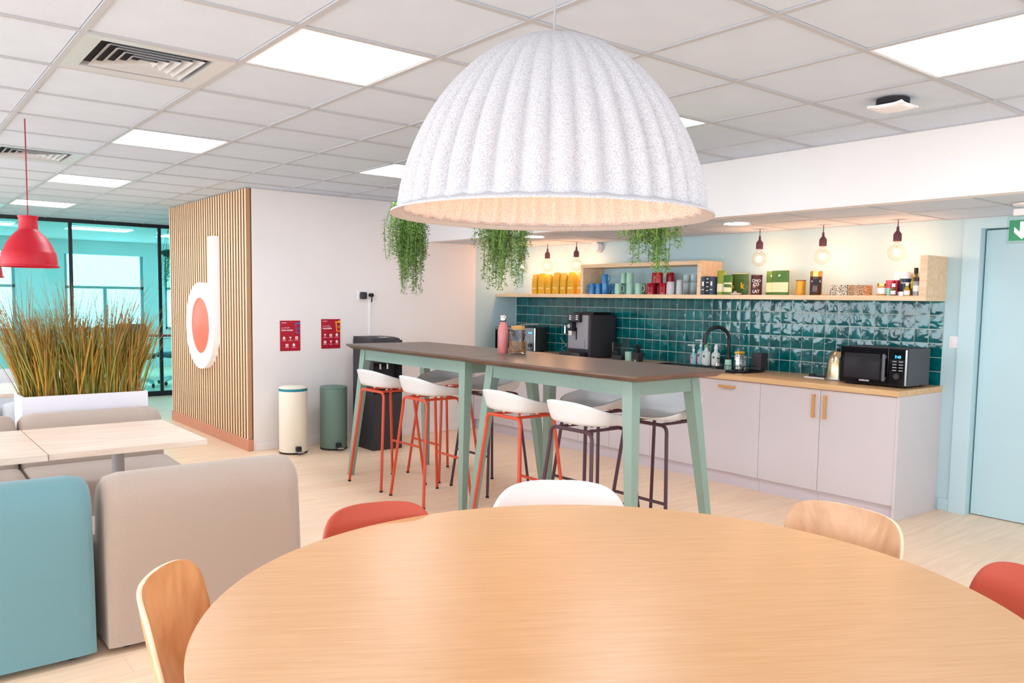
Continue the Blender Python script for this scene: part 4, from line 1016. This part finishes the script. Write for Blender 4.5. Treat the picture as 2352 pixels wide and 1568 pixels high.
# ---- bottle and jar on the bar
t = bottle('drinks_bottle', 'pink insulated bottle with a chrome cap on the bar table', 3.50, 4.475, ZB, [(.036, 0), (.038, .006), (.038, .15), (.032, .185), (.021, .21), (.02, .222)], mat('pink_bottle', (206, 122, 120), .3, var=.1, vscale=12), [(.0205, .232), (.0205, .262), (.017, .268)], M_chrome)
MB().lathe([(.0212, .222), (.0212, .232)], seg=20).build('seal_ring', M_blk, t)
t = thing('nut_jar', 'glass storage jar half full of nuts beside the pink bottle', 'jar', (3.545, 4.365, ZB))
MB().lathe([(.0001, 0), (.058, 0), (.062, .004), (.063, .14), (.058, .158), (.052, .165), (.052, .178)], seg=32, cap=False).build('glass', M_clear, t)
MB().lathe([(.046, .17), (.048, .182), (.048, .192), (.045, .195)], seg=28).build('cork_lid', mat('cork', (204, 148, 84), .8, var=.15), t)
nuts = MB()
for k in range(420):
    a, r, z = random.uniform(0, 2 * pi), .054 * math.sqrt(random.random()), random.uniform(.012, .088)
    if random.random() < .6: r = .053
    p = Vector((r * cos(a), r * sin(a), z)); d_ = .007
    R_ = Matrix.Rotation(random.uniform(0, 6), 3, Vector((random.random(), random.random(), random.random() + .1)).normalized())
    q = [p + R_ @ Vector(v) for v in ((d_, 0, 0), (-d_, 0, 0), (0, d_ * .7, 0), (0, -d_ * .7, 0), (0, 0, d_ * .6), (0, 0, -d_ * .6))]
    nuts.raw(q, [(0, 2, 4), (2, 1, 4), (1, 3, 4), (3, 0, 4), (2, 0, 5), (1, 2, 5), (3, 1, 5), (0, 3, 5)])
o = nuts.build('nuts', mat('nuts', (188, 124, 66), .6, var=.35, vscale=60), t, smooth=0); o['kind'] = 'stuff'
MB().tube([(.05, 0, .15), (.072, 0, .14), (.072, 0, .1), (.06, 0, .09)], .003, 6).build('clip', M_steel, t)
tag(MB().tube([(3.56, 4.40, ZB + .197), (3.63, 4.36, ZB + .203), (3.70, 4.33, ZB + .205)], .004, 6).build('spoon', M_chrome), 'steel spoon lying across the lid of the nut jar', 'spoon')

# ------------------------------------------------------------------ white wall: bins, dispenser, posters, socket
def bin_(label, x, y, m, bag_):
    t = thing('pedal_bin', label, 'bin', (x, y, 0), 0, 'round pedal bins along the white wall')
    r, h = .128, .585
    MB().lathe([(r * .98, .012), (r, .02), (r, h - .012), (r * .995, h)], seg=48).build('body', m, t)
    MB().lathe([(r * .97, 0), (r * 1.005, .004), (r * 1.005, .016), (r * .96, .018)], seg=40).build('base_ring', M_rub, t)
    if bag_: MB().lathe([(r * 1.006, h - .004), (r * 1.02, h + .006), (r * 1.0, h + .018)], seg=40, rad=lambda a, rr, z: rr * (1 + .012 * sin(9 * a) + .008 * sin(17 * a + 2))).build('bag_edge', M_teal, t)
    zl = h + (.019 if bag_ else .002)
    MB().lathe([(r * .99, zl), (r * 1.0, zl + .004), (r * .985, zl + .012), (r * .9, zl + .018), (.0001, zl + .024)], seg=48).build('lid', m, t)
    a = atan2(-y, -x) + .35
    p = MB().tube([((r - .02) * cos(a), (r - .02) * sin(a), .045), ((r + .05) * cos(a), (r + .05) * sin(a), .03)], .012, 8).cbox(((r + .05) * cos(a), (r + .05) * sin(a), .03), (.06, .06, .012), .004)
    p.build('pedal', M_steel, t)
    MB().cbox(((r + .002) * cos(a), (r + .002) * sin(a), .05), (.05, .05, .05), .008).build('pedal_housing', M_black, t)
    return t
bin_('cream round pedal bin with a teal bag edge by the slatted wall', 3.075, 7.09, M_bwhite, True)
bin_('sage green round pedal bin beside the water dispenser', 3.475, 7.07, M_bgreen, False)
t = thing('water_dispenser', 'tall dark grey water dispenser behind the bar table', 'water dispenser', (3.87, 6.925, 0))
def wd_prof(x0, x1):
    pts = [(-.2, 0), (.2, 0), (.2, 1.075), (-.06, 1.075), (-.15, 1.065), (-.19, 1.03), (-.2, .98), (-.2, .84), (-.06, .80), (-.06, .58), (-.2, .54)]
    return MB().prism(pts, lambda a, b: (x0, a, b), lambda a, b: (x1, a, b))
wd_prof(-.155, .155).build('body', M_dark, t, smooth=0)
MB().box(-.158, -.155, -.2, .2, .0, 1.05).box(.155, .158, -.2, .2, 0, 1.05).build('side_panels', mat('dispenser_side', (44, 42, 48), .5), t, smooth=0)
cp = MB().prism([(-.055, 1.0762), (-.14, 1.067), (-.14, 1.069), (-.055, 1.0782)], lambda a, b: (-.05, a, b), lambda a, b: (.06, a, b)).build('control_panel', M_bgloss, t, smooth=0)
for dx, mm in ((-.02, mat('icon_blue', (60, 140, 200), .4, emit=(60, 140, 200), estr=1)), (.03, M_ink)): MB().cbox((dx, -.1, 1.0748), (.014, .014, .002)).build('key', mm, cp, smooth=0)
MB().box(-.12, .12, -.2, -.08, .56, .575, .003, 1).build('drip_tray', M_black, t, smooth=0)
MB().lathe([(.015, .77), (.015, .82)], (-.04, -.12, 0), seg=12).lathe([(.015, .77), (.015, .82)], (.04, -.12, 0), seg=12).build('taps', M_steel, t)
M_poster = mat('poster_red', (172, 14, 42), .4)
def poster(label, x0, x1, z0, z1, l1, l2, mi, rows):
    t = thing('recycling_poster', label, 'poster', ((x0 + x1) / 2, YB - .004, (z0 + z1) / 2), 0, 'red waste sorting posters')
    W, Hh = (x1 - x0) / 2, (z1 - z0) / 2
    MB().box(-W, W, -.002, .004, -Hh, Hh, .0008, 1).build('sheet', M_poster, t, smooth=0)
    F = lambda x, z: (x, -.0028, z)
    mat('pale_pink_ink', (226, 170, 180), .5)
    MB().box(-W + .014, -W + .062, -.0034, -.002, Hh - .025, Hh - .017).build('print', MATS['pale_pink_ink'], t, smooth=0)
    label_text(l1, .024, MATS['pale_pink_ink'], t, F(-W + .014, Hh - .075), RX, 'LEFT')
    label_text(l2, .024, M_ink, t, F(-W + .014, Hh - .098), RX, 'LEFT', .0006)
    b = MB()
    def fr(x0_, x1_, z0_, z1_): b.box(x0_, x1_, -.0045, -.002, z0_, z1_)
    fr(W - .055, W - .001, Hh - .034, Hh - .024); fr(W - .022, W - .001, Hh - .024, Hh - .016)
    b.prism([(W - .050, Hh - .036), (W - .043, Hh - .036), (W - .036, Hh - .115), (W - .043, Hh - .115)], lambda a, c: (a, -.0045, c), lambda a, c: (a, -.002, c))
    fr(W - .043, W - .001, Hh - .122, Hh - .115)
    for k in range(3):
        a0 = radians(90 + 120 * k); b.tube([(W - .018 + .012 * cos(a0 - .75), -.004, Hh - .078 + .012 * sin(a0 - .75)), (W - .018 + .012 * cos(a0 + .75), -.004, Hh - .078 + .012 * sin(a0 + .75))], .0025, 4)
    b.build('bin_pictogram', mi, t, smooth=0)
    for (px_, pz_, kind) in rows:
        i = MB(); X, Z = px_ * W, pz_ * Hh; s = .013
        if kind == 0: i.prism([(X + s * cos(2 * pi * q / 12), Z + s * sin(2 * pi * q / 12)) for q in range(12)], lambda a, c: (a, -.0042, c), lambda a, c: (a, -.002, c)).box(X - .004, X + .004, -.0045, -.002, Z + s, Z + s + .006)
        elif kind == 1: i.prism([(X - s, Z + s), (X + s, Z + s), (X + .002, Z - .002), (X + .002, Z - s), (X - .002, Z - s), (X - .002, Z - .002)], lambda a, c: (a, -.0042, c), lambda a, c: (a, -.002, c))
        else: i.box(X - s, X + s, -.0042, -.002, Z + s * .4, Z + s).box(X - s, X + s, -.0042, -.002, Z - s, Z - s * .4).box(X - s, X - s * .4, -.0042, -.002, Z - s * .4, Z + s * .4).box(X + s * .4, X + s, -.0042, -.002, Z - s * .4, Z + s * .4)
        i.box(X - .02, X + .02, -.0036, -.002, Z - .024, Z - .021).build('pictogram', M_ink, t, smooth=0)
poster('red poster with a blue bin pictogram, left of the two', 3.065, 3.268, .932, 1.222, 'poubelle', 'tout-venant', mat('poster_blue', (70, 110, 190), .4), [(-.62, -.16, 0), (0, -.16, 1), (.62, -.14, 2), (-.34, -.62, 2), (.34, -.62, 0)])
poster('red poster with a yellow bin pictogram, right of the two', 3.487, 3.690, .945, 1.235, 'poubelle', 'recyclable', mat('poster_yellow', (244, 190, 20), .4), [(-.62, -.1, 1), (-.02, -.1, 2), (.62, -.08, 0), (-.62, -.56, 2), (0, -.56, 1), (.62, -.55, 0)])
t = thing('wall_socket', 'white triple wall socket with trunking above the dispenser', 'socket', (3.99, YB, 1.475))
MB().box(-.11, .11, -.014, 0, -.04, .04, .004).build('plate', M_wpl, t)
for k in (-1, 0, 1): MB().tube([(k * .071, -.014, 0), (k * .071, -.0165, 0)], .022, 20).build('outlet', mat('outlet_grey', (224, 224, 228), .4), t)
MB().box(.019, .041, -.012, 0, -.40, -.04, .002, 1).build('cable_trunking', M_wpl, t, smooth=0)
tag(MB().box(3.895, 3.963, YB - .062, YB - .017, 1.436, 1.508, .012, 3).build('power_adapter', M_dark), 'black square adapter plugged into the wall socket', 'adapter')
t = thing('power_plug', 'black round plug beside the square adapter', 'plug', (4.02, YB - .0175, 1.478))
MB().tube([(0, 0, 0), (0, -.04, 0)], .02, 18).build('plug', M_blk, t)
MB().tube([(0, -.03, -.01), (.002, -.03, -.045), (.004, -.018, -.07)], .006, 8).build('lead', M_blk, t)

# ------------------------------------------------------------------ hanging plants
def leafmat(name, c1, c2):
    m = bpy.data.materials.new(name); m.use_nodes = True; nt = m.node_tree; b = nt.nodes['Principled BSDF']; b.inputs['Roughness'].default_value = .5
    g = nt.nodes.new('ShaderNodeNewGeometry'); r = nt.nodes.new('ShaderNodeValToRGB'); e = r.color_ramp.elements
    e[0].color = (*lin(c1), 1); e[1].color = (*lin(c2), 1)
    nt.links.new(g.outputs['Random Per Island'], r.inputs[0]); nt.links.new(r.outputs[0], b.inputs['Base Color'])
    b.inputs['Subsurface Weight'].default_value = .0
    return m
M_leaf = leafmat('leaf_green', (46, 84, 36), (128, 164, 70)); M_fern = leafmat('fern_green', (70, 120, 60), (160, 190, 92))
M_pot = mat('hanging_pot', (70, 66, 60), .7)
def hanging(label, x, y, ztop, masses, seed, fernside=0):
    rnd = random.Random(seed)
    t = thing('hanging_plant', label, 'plant', (x, y, ztop), 0, 'trailing plants hanging over the bar')
    MB().lathe([(.06, -.02), (.11, .02), (.12, .06), (.115, .06), (.1, .02)], seg=20, cap=False).lathe([(.0001, .05), (.112, .05)], seg=20, cap=False).build('pot', M_pot, t)
    for k in range(3):
        a = 2 * pi * k / 3; MB().tube([(.115 * cos(a), .115 * sin(a), .06), (0, 0, ZC - ztop - .004)], .0025, 5).build('cord', M_blk, t)
    leaf, fern, stem = MB(), MB(), MB()
    for (dx, dy, sp_, zlo, nst) in masses:
        for s in range(nst):
            a, r = rnd.uniform(0, 2 * pi), sp_ * math.sqrt(rnd.random())
            ex, ey = dx + r * cos(a), dy + r * sin(a)
            L = (0 - zlo) * (rnd.uniform(.55, 1.0) if s > 2 else 1.0)
            sx, sy = ex * .55, ey * .55; n_ = max(6, int(L / .022)); pts = []
            wob = rnd.uniform(0, 6)
            for k in range(n_ + 1):
                f = k / n_; e = min(1, f * 2.2) ** .8
                pts.append(Vector((sx + (ex - sx) * e + .012 * sin(wob + 5 * f), sy + (ey - sy) * e + .012 * cos(wob + 4 * f), .06 + .05 * sin(pi * min(1, f * 3)) * (f < .34) - (L + .06) * max(0, f - .04) / .96)))
            stem.tube(pts, .0014, 3)
            isf = (s % 3 != 0) if fernside else (s % 3 == 0)
            for p in pts[1:]:
                if isf:
                    for q in range(5):
                        dv = Vector((rnd.gauss(0, 1), rnd.gauss(0, 1), rnd.uniform(-1.1, .3))).normalized(); ln = rnd.uniform(.02, .045)
                        sd = dv.cross(Vector((rnd.random(), rnd.random(), 1))).normalized() * .0022
                        c0 = p + Vector((0, 0, rnd.uniform(-.01, .01)))
                        fern.raw([c0 - sd, c0 + sd, c0 + dv * ln + sd * .2, c0 + dv * ln - sd * .2], [(0, 1, 2, 3)])
                else:
                    for q in range(4):
                        dv = Vector((rnd.gauss(0, 1), rnd.gauss(0, 1), rnd.uniform(-.8, .4))).normalized(); c0 = p + dv * rnd.uniform(.008, .026) + Vector((0, 0, rnd.uniform(-.01, .01)))
                        u_ = Vector((rnd.gauss(0, 1), rnd.gauss(0, 1), rnd.gauss(0, 1))).normalized(); v_ = u_.cross(dv).normalized() if abs(u_.dot(dv)) < .95 else Vector((1, 0, 0))
                        a_, b_ = rnd.uniform(.006, .010), rnd.uniform(.004, .006)
                        leaf.raw([c0 - dv * a_, c0 + v_ * b_, c0 + dv * a_, c0 - v_ * b_], [(0, 1, 2, 3)])
    for nm, b, m in (('leaves', leaf, M_leaf), ('fronds', fern, M_fern), ('stems', stem, M_leaf)):
        o = b.build(nm, m, t, smooth=0, normals=False); o['kind'] = 'stuff'
hanging('trailing plant hanging left of the bell lamp', 3.4, 5.60, 2.12, [(0, .02, .17, -.36, 90), (.06, .13, .05, -.51, 16), (.0, -.05, .09, -.63, 44), (0, -.12, .08, -.47, 30)], 3)
hanging('trailing plant hanging behind the middle of the bell lamp', 3.4, 4.36, 2.10, [(0, 0, .20, -.34, 70), (0, .09, .09, -.57, 34), (0, -.10, .09, -.56, 34), (0, .02, .08, -.48, 20)], 5)
hanging('light green trailing plant hanging right of the lamp centre', 3.4, 3.03, 2.03, [(0, .03, .17, -.24, 70), (0, .05, .08, -.36, 30), (0, -.05, .06, -.42, 26), (0, -.14, .06, -.27, 14)], 9, 1)
hanging('shadowy trailing plant behind the teal glass at the slatted wall', 3.62, 12.9, 2.05, [(0, 0, .12, -.5, 26), (0, 0, .06, -.62, 10)], 4)

# ------------------------------------------------------------------ booths
def sofa(label, x0, x1, yb, dirn, m, H=.775, depth=.62, bt=.24):
    """back plane at y=yb; the seat extends towards dirn (+1/-1) in y"""
    t = thing('booth_sofa', label, 'sofa', ((x0 + x1) / 2, yb, 0), 0, 'modular booth sofas')
    a = (x1 - x0) / 2 - .004
    def slab(prof_, rr):
        b = MB(); n_ = len(prof_)
        xs = [-a, -a + rr * .3, -a + rr, a - rr, a - rr * .3, a]; ins = [rr, rr * .3, 0, 0, rr * .3, rr]
        cyy = sum(p[0] for p in prof_) / n_; czz = sum(p[1] for p in prof_) / n_
        vs = []
        for x, i in zip(xs, ins):
            for (yy, zz) in prof_:
                d_ = hypot(yy - cyy, zz - czz); k = 1 - (i * .55) / d_
                z_ = czz + (zz - czz) * k
                vs.append((x, dirn * (cyy + (yy - cyy) * k), z_ if zz > .06 else zz))
        fs = [tuple(range(n_)), tuple(range(5 * n_, 6 * n_))[::-1]] + [(q * n_ + i, q * n_ + (i + 1) % n_, (q + 1) * n_ + (i + 1) % n_, (q + 1) * n_ + i) for q in range(5) for i in range(n_)]
        return b.raw(vs, fs)
    r = bt / 2
    bp = [(0.0, .03), (0.0, .3), (0.0, H - r * 1.15)] + [(r - r * cos(q), H - r * 1.15 + r * 1.15 * sin(q)) for q in [pi * k / 10 for k in range(1, 10)]] + [(bt, H - r * 1.15), (bt + .02, .3), (bt + .02, .03)]
    slab(bp, .075).build('backrest', m, t, smooth=50)
    q0, q1, zs, rs = bt + .021, depth, .44, .06
    sp2 = [(q0, .03), (q0, zs)] + [(q1 - rs + rs * sin(q), zs - rs + rs * cos(q)) for q in [pi / 2 * k / 6 for k in range(7)]] + [(q1, .12), (q1 - .02, .03)]
    slab(sp2, .045).build('seat', m, t, smooth=50)
    for sx in (-a + .08, a - .08):
        for yy in (.08, depth - .08): MB().lathe([(.02, 0), (.02, .031)], (sx, dirn * yy, 0), seg=10).build('foot', M_rub, t)
    return t
sofa('light blue booth sofa at the left, its back to the camera', -.14, .672, 3.44, 1, M_felt_blue, H=.732)
sofa('beige booth sofa in front, its back to the camera', .708, 1.535, 3.44, 1, M_felt_beige, H=.722)
sofa('beige booth sofa facing the camera, right of the gap', .672, 1.468, 5.62, -1, M_felt_beige, H=.735, depth=.86)
sofa('beige booth sofa facing the camera, left of the gap', -.14, .662, 5.62, -1, M_felt_beige, H=.735, depth=.86)
sofa('grey booth sofa behind the planter, back to the planter, right module', .66, 1.47, 6.02, 1, M_felt_grey, H=.74)
sofa('grey booth sofa seen at the left edge beside the planter', -.14, .65, 6.02, 1, M_felt_grey, H=.74)
sofa('far grey booth sofa facing the camera beyond the second table', -.14, 1.47, 8.45, -1, M_felt_grey, H=.78)
def booth_table(label, x0, x1, y0, y1, rx=.5):
    t = thing('booth_table', label, 'table', ((x0 + x1) / 2, (y0 + y1) / 2, 0), 0, 'pale laminate booth tables')
    a, b = (x1 - x0) / 2, (y1 - y0) / 2
    MB().box(-a, a, -b, b, .71, .74, .0015, 1).build('top', M_maple, t, smooth=0)
    MB().lathe([(.03, .01), (.03, .71)], (.03, .03, 0), seg=16).build('column', mat('column_grey', (176, 172, 176), .4), t)
    MB().lathe([(.2, 0), (.2, .006), (.03, .014)], (.03, .03, 0), seg=28).build('foot_plate', MATS['column_grey'], t)
booth_table('pale laminate booth table, right one behind the beige sofa', .608, 1.30, 4.03, 4.82)
booth_table('pale laminate booth table cut by the left edge', -.1, .604, 4.02, 4.82)
booth_table('far booth table seen through the grasses', .55, 1.3, 6.62, 7.42)
booth_table('far booth table at the left edge beyond the planter', -.2, .545, 6.62, 7.42)

# planter with grasses
t = thing('grass_planter', 'white trough planter full of tall green and rust grasses', 'planter', (1.08, 5.82, 0))
PW, PD, PH = .36, .165, .815
pl = MB()
for z0, z1 in ((0, PH),):
    pl.box(-PW, PW, -PD, -PD + .015, z0, z1).box(-PW, PW, PD - .015, PD, z0, z1).box(-PW, -PW + .015, -PD + .015, PD - .015, z0, z1).box(PW - .015, PW, -PD + .015, PD - .015, z0, z1)
pl.build('trough', M_planter, t, smooth=0)
MB().box(-PW + .015, PW - .015, -PD + .015, PD - .015, 0, PH - .04).build('soil', M_soil, t, smooth=0)
def grassmat():
    m = bpy.data.materials.new('grass_blades'); m.use_nodes = True; nt = m.node_tree; b = nt.nodes['Principled BSDF']; b.inputs['Roughness'].default_value = .45
    g = nt.nodes.new('ShaderNodeNewGeometry'); r = nt.nodes.new('ShaderNodeValToRGB'); e = r.color_ramp.elements
    e[0].color = (*lin((116, 124, 44)), 1); e[1].color = (*lin((150, 142, 60)), 1)
    for p, c in ((.25, (146, 146, 58)), (.45, (184, 146, 52)), (.62, (206, 138, 52)), (.72, (170, 104, 50)), (.85, (166, 164, 86))):
        n_ = e.new(p); n_.color = (*lin(c), 1)
    nt.links.new(g.outputs['Random Per Island'], r.inputs[0])
    at = nt.nodes.new('ShaderNodeAttribute'); at.attribute_name = 'tip'
    mx = nt.nodes.new('ShaderNodeMix'); mx.data_type = 'RGBA'
    nt.links.new(at.outputs['Fac'], mx.inputs[0]); nt.links.new(r.outputs[0], mx.inputs[6]); mx.inputs[7].default_value = (*lin((138, 88, 44)), 1)
    nt.links.new(mx.outputs[2], b.inputs['Base Color']); return m
rnd = random.Random(21); gv, gf, gt = [], [], []
clumps = [(-PW + .07 + (2 * PW - .14) * k / 8 + rnd.uniform(-.02, .02), rnd.uniform(-.08, .08)) for k in range(9)]
for s in range(1700):
    cx, cy = clumps[s % 9]
    bx, by = cx + rnd.gauss(0, .022), cy + rnd.gauss(0, .03)
    bx = max(-PW + .03, min(PW - .03, bx)); by = max(-PD + .03, min(PD - .03, by))
    out = (bx / PW) * .16 + rnd.gauss(0, .085); oy = rnd.gauss(0, .07)
    L = rnd.uniform(.30, .62) if s % 3 else rnd.uniform(.55, .86)
    thin = s % 3 == 0
    w0 = .0022 if thin else rnd.uniform(.0035, .0065)
    az = rnd.uniform(0, pi); cvx = rnd.uniform(.8, 2.0); droop = rnd.uniform(0, .12) if thin else rnd.uniform(0, .05)
    base = len(gv); N = 6
    for k in range(N + 1):
        f = k / N; x = bx + out * f ** cvx * (L / .6); y = by + oy * f ** cvx; z = PH - .045 + L * f - droop * f ** 3
        wv = w0 * (1 - f) ** .6 + .0004
        gv += [(x - wv * cos(az), y - wv * sin(az), z), (x + wv * cos(az), y + wv * sin(az), z)]
        tv = max(0, (z - PH) / .55 - .3); gt += [min(.85, tv)] * 2
    gf += [(base + 2 * k, base + 2 * k + 1, base + 2 * k + 3, base + 2 * k + 2) for k in range(N)]
gm = bpy.data.meshes.new('grass'); gm.from_pydata(gv, [], gf); at = gm.attributes.new('tip', 'FLOAT', 'POINT')
for i, v in enumerate(gt): at.data[i].value = v
gm.materials.append(grassmat()); o = link('grass', gm, t); o['kind'] = 'stuff'

# ------------------------------------------------------------------ round table and its chairs
TX, TY, TR, TZ = 1.344, 1.283, .934, .74
t = thing('round_table', 'large round oak table in the foreground', 'table', (TX, TY, 0))
pr_ = [(.0001, TZ - .028), (TR - .035, TZ - .028), (TR - .006, TZ - .012), (TR, TZ - .006), (TR, TZ - .003), (TR - .003, TZ), (.0001, TZ)]
MB().lathe(pr_, seg=160, cap=False).build('top', M_tabletop, t, smooth=20, rot=(0, 0, -.55))
MB().lathe([(.36, 0), (.36, .012), (.08, .03), (.05, .08), (.05, .66), (.12, .712)], seg=40).build('pedestal', M_dark, t)
def chair(name, label, x, y, face, mshell, medge, legm, style):
    """face = direction (angle) the sitter looks; local +x is forward"""
    t = thing(name, label, 'chair', (x, y, 0), face, None)
    if style == 'ply':   P = [(.22, .455), (.17, .462), (.0, .446), (-.14, .45), (-.20, .475), (-.235, .53), (-.262, .62), (-.285, .72), (-.298, .80)]; wB, wS, wW, cur, nS = .205, .20, .165, .06, 3.6
    elif style == 'red': P = [(.22, .45), (.17, .46), (.0, .448), (-.14, .45), (-.20, .475), (-.232, .53), (-.255, .61), (-.272, .70), (-.285, .785)]; wB, wS, wW, cur, nS = .185, .21, .185, .07, 3.2
    else:                P = [(.23, .45), (.17, .46), (.0, .45), (-.13, .455), (-.19, .485), (-.225, .54), (-.25, .62), (-.268, .70), (-.28, .785)]; wB, wS, wW, cur, nS = .255, .23, .25, .07, 3.0
    V0 = {'ply': .80, 'red': .78, 'soft': .72}[style]
    n_ = len(P)
    def prof_(v):
        f = v * (n_ - 1); i = min(int(f), n_ - 2); k = f - i
        p0, p1, p2, p3 = P[max(i - 1, 0)], P[i], P[i + 1], P[min(i + 2, n_ - 1)]
        cr = lambda a, b, c, d: .5 * (2 * b + (c - a) * k + (2 * a - 5 * b + 4 * c - d) * k * k + (3 * b - a - 3 * c + d) * k ** 3)
        return cr(p0[0], p1[0], p2[0], p3[0]), cr(p0[1], p1[1], p2[1], p3[1])
    def f(u, v):
        ph = max(0, (v - .6) / .4) * pi / 2 * .94
        vv = v / .6 * V0 if v < .6 else V0 + (1 - V0) * sin(ph) ** (2 / nS)
        d_, z = prof_(vv); s = 2 * u - 1
        w_ = wS + (wW - wS) * min(1, max(0, (vv - .3) / .25)) if vv < .55 else wW + (wB - wW) * min(1, (vv - .55) / .25)
        if v > .6: w_ *= max(0, cos(ph)) ** (2 / nS)
        if vv < .12: w_ *= max(0.0, 1 - ((.12 - vv) / .12) ** 3) ** (1 / 3) * .25 + .75
        bk = min(1, max(0, (vv - .35) / .3)); ss = s * w_ / max(wB, wS)
        return (d_ + cur * bk * ss * ss, s * w_, z + .03 * (1 - bk) * ss * ss)
    sh_ = MB().surf(f, 29, 71).build('shell', mshell, t, smooth=80)
    solidify(sh_, .011 if style != 'soft' else .03, 0)
    if style == 'soft':
        sb = sh_.modifiers.new('sub', 'SUBSURF'); sb.levels = 1; sb.render_levels = 1
    if medge: sh_.data.materials.append(medge); sh_.modifiers['sol'].material_offset_rim = 1
    for sx in (-1, 1):
        for sy in (-1, 1):
            MB().tube([(sx * .12 - .02, sy * .13, .43), (sx * .2 - .02, sy * .21, 0.0)], .014 if style != 'ply' else .012, 10, r2=.010).build('leg', legm, t)
    MB().cbox((-.02, 0, .43), (.26, .27, .016), .004).build('under_frame', legm, t)
    return t
def seat_at(bx, by, fx, fy, back=.285):
    n_ = hypot(fx, fy); fx, fy = fx / n_, fy / n_
    return bx + fx * back, by + fy * back, atan2(fy, fx)
x, y, a = seat_at(1.99, 2.20, -.60, -.80); chair('shell_armchair', 'white upholstered shell chair at the back of the round table', x, y, a, M_chwhite, None, M_oak, 'soft')
x, y, a = seat_at(1.275, 2.30, -.22, -.97); chair('shell_chair', 'coral red shell chair at the back left of the round table', x, y, a, M_chred, None, M_chred, 'red')
x, y, a = seat_at(2.465, 1.31, -.97, .05); chair('plywood_chair', 'pale plywood chair at the back right of the round table', x, y, a, M_plyR, M_plyedge, M_plyR, 'ply')
x, y, a = seat_at(2.29, .70, -.84, .54); chair('shell_chair', 'coral red shell chair cut by the right edge of the photo', x, y, a, M_chred, None, M_chred, 'red')
x, y, a = seat_at(.495, 1.935, .85, -.52); chair('plywood_chair', 'warm plywood chair at the left side of the round table', x, y, a, M_ply, M_plyedge, M_ply, 'ply')
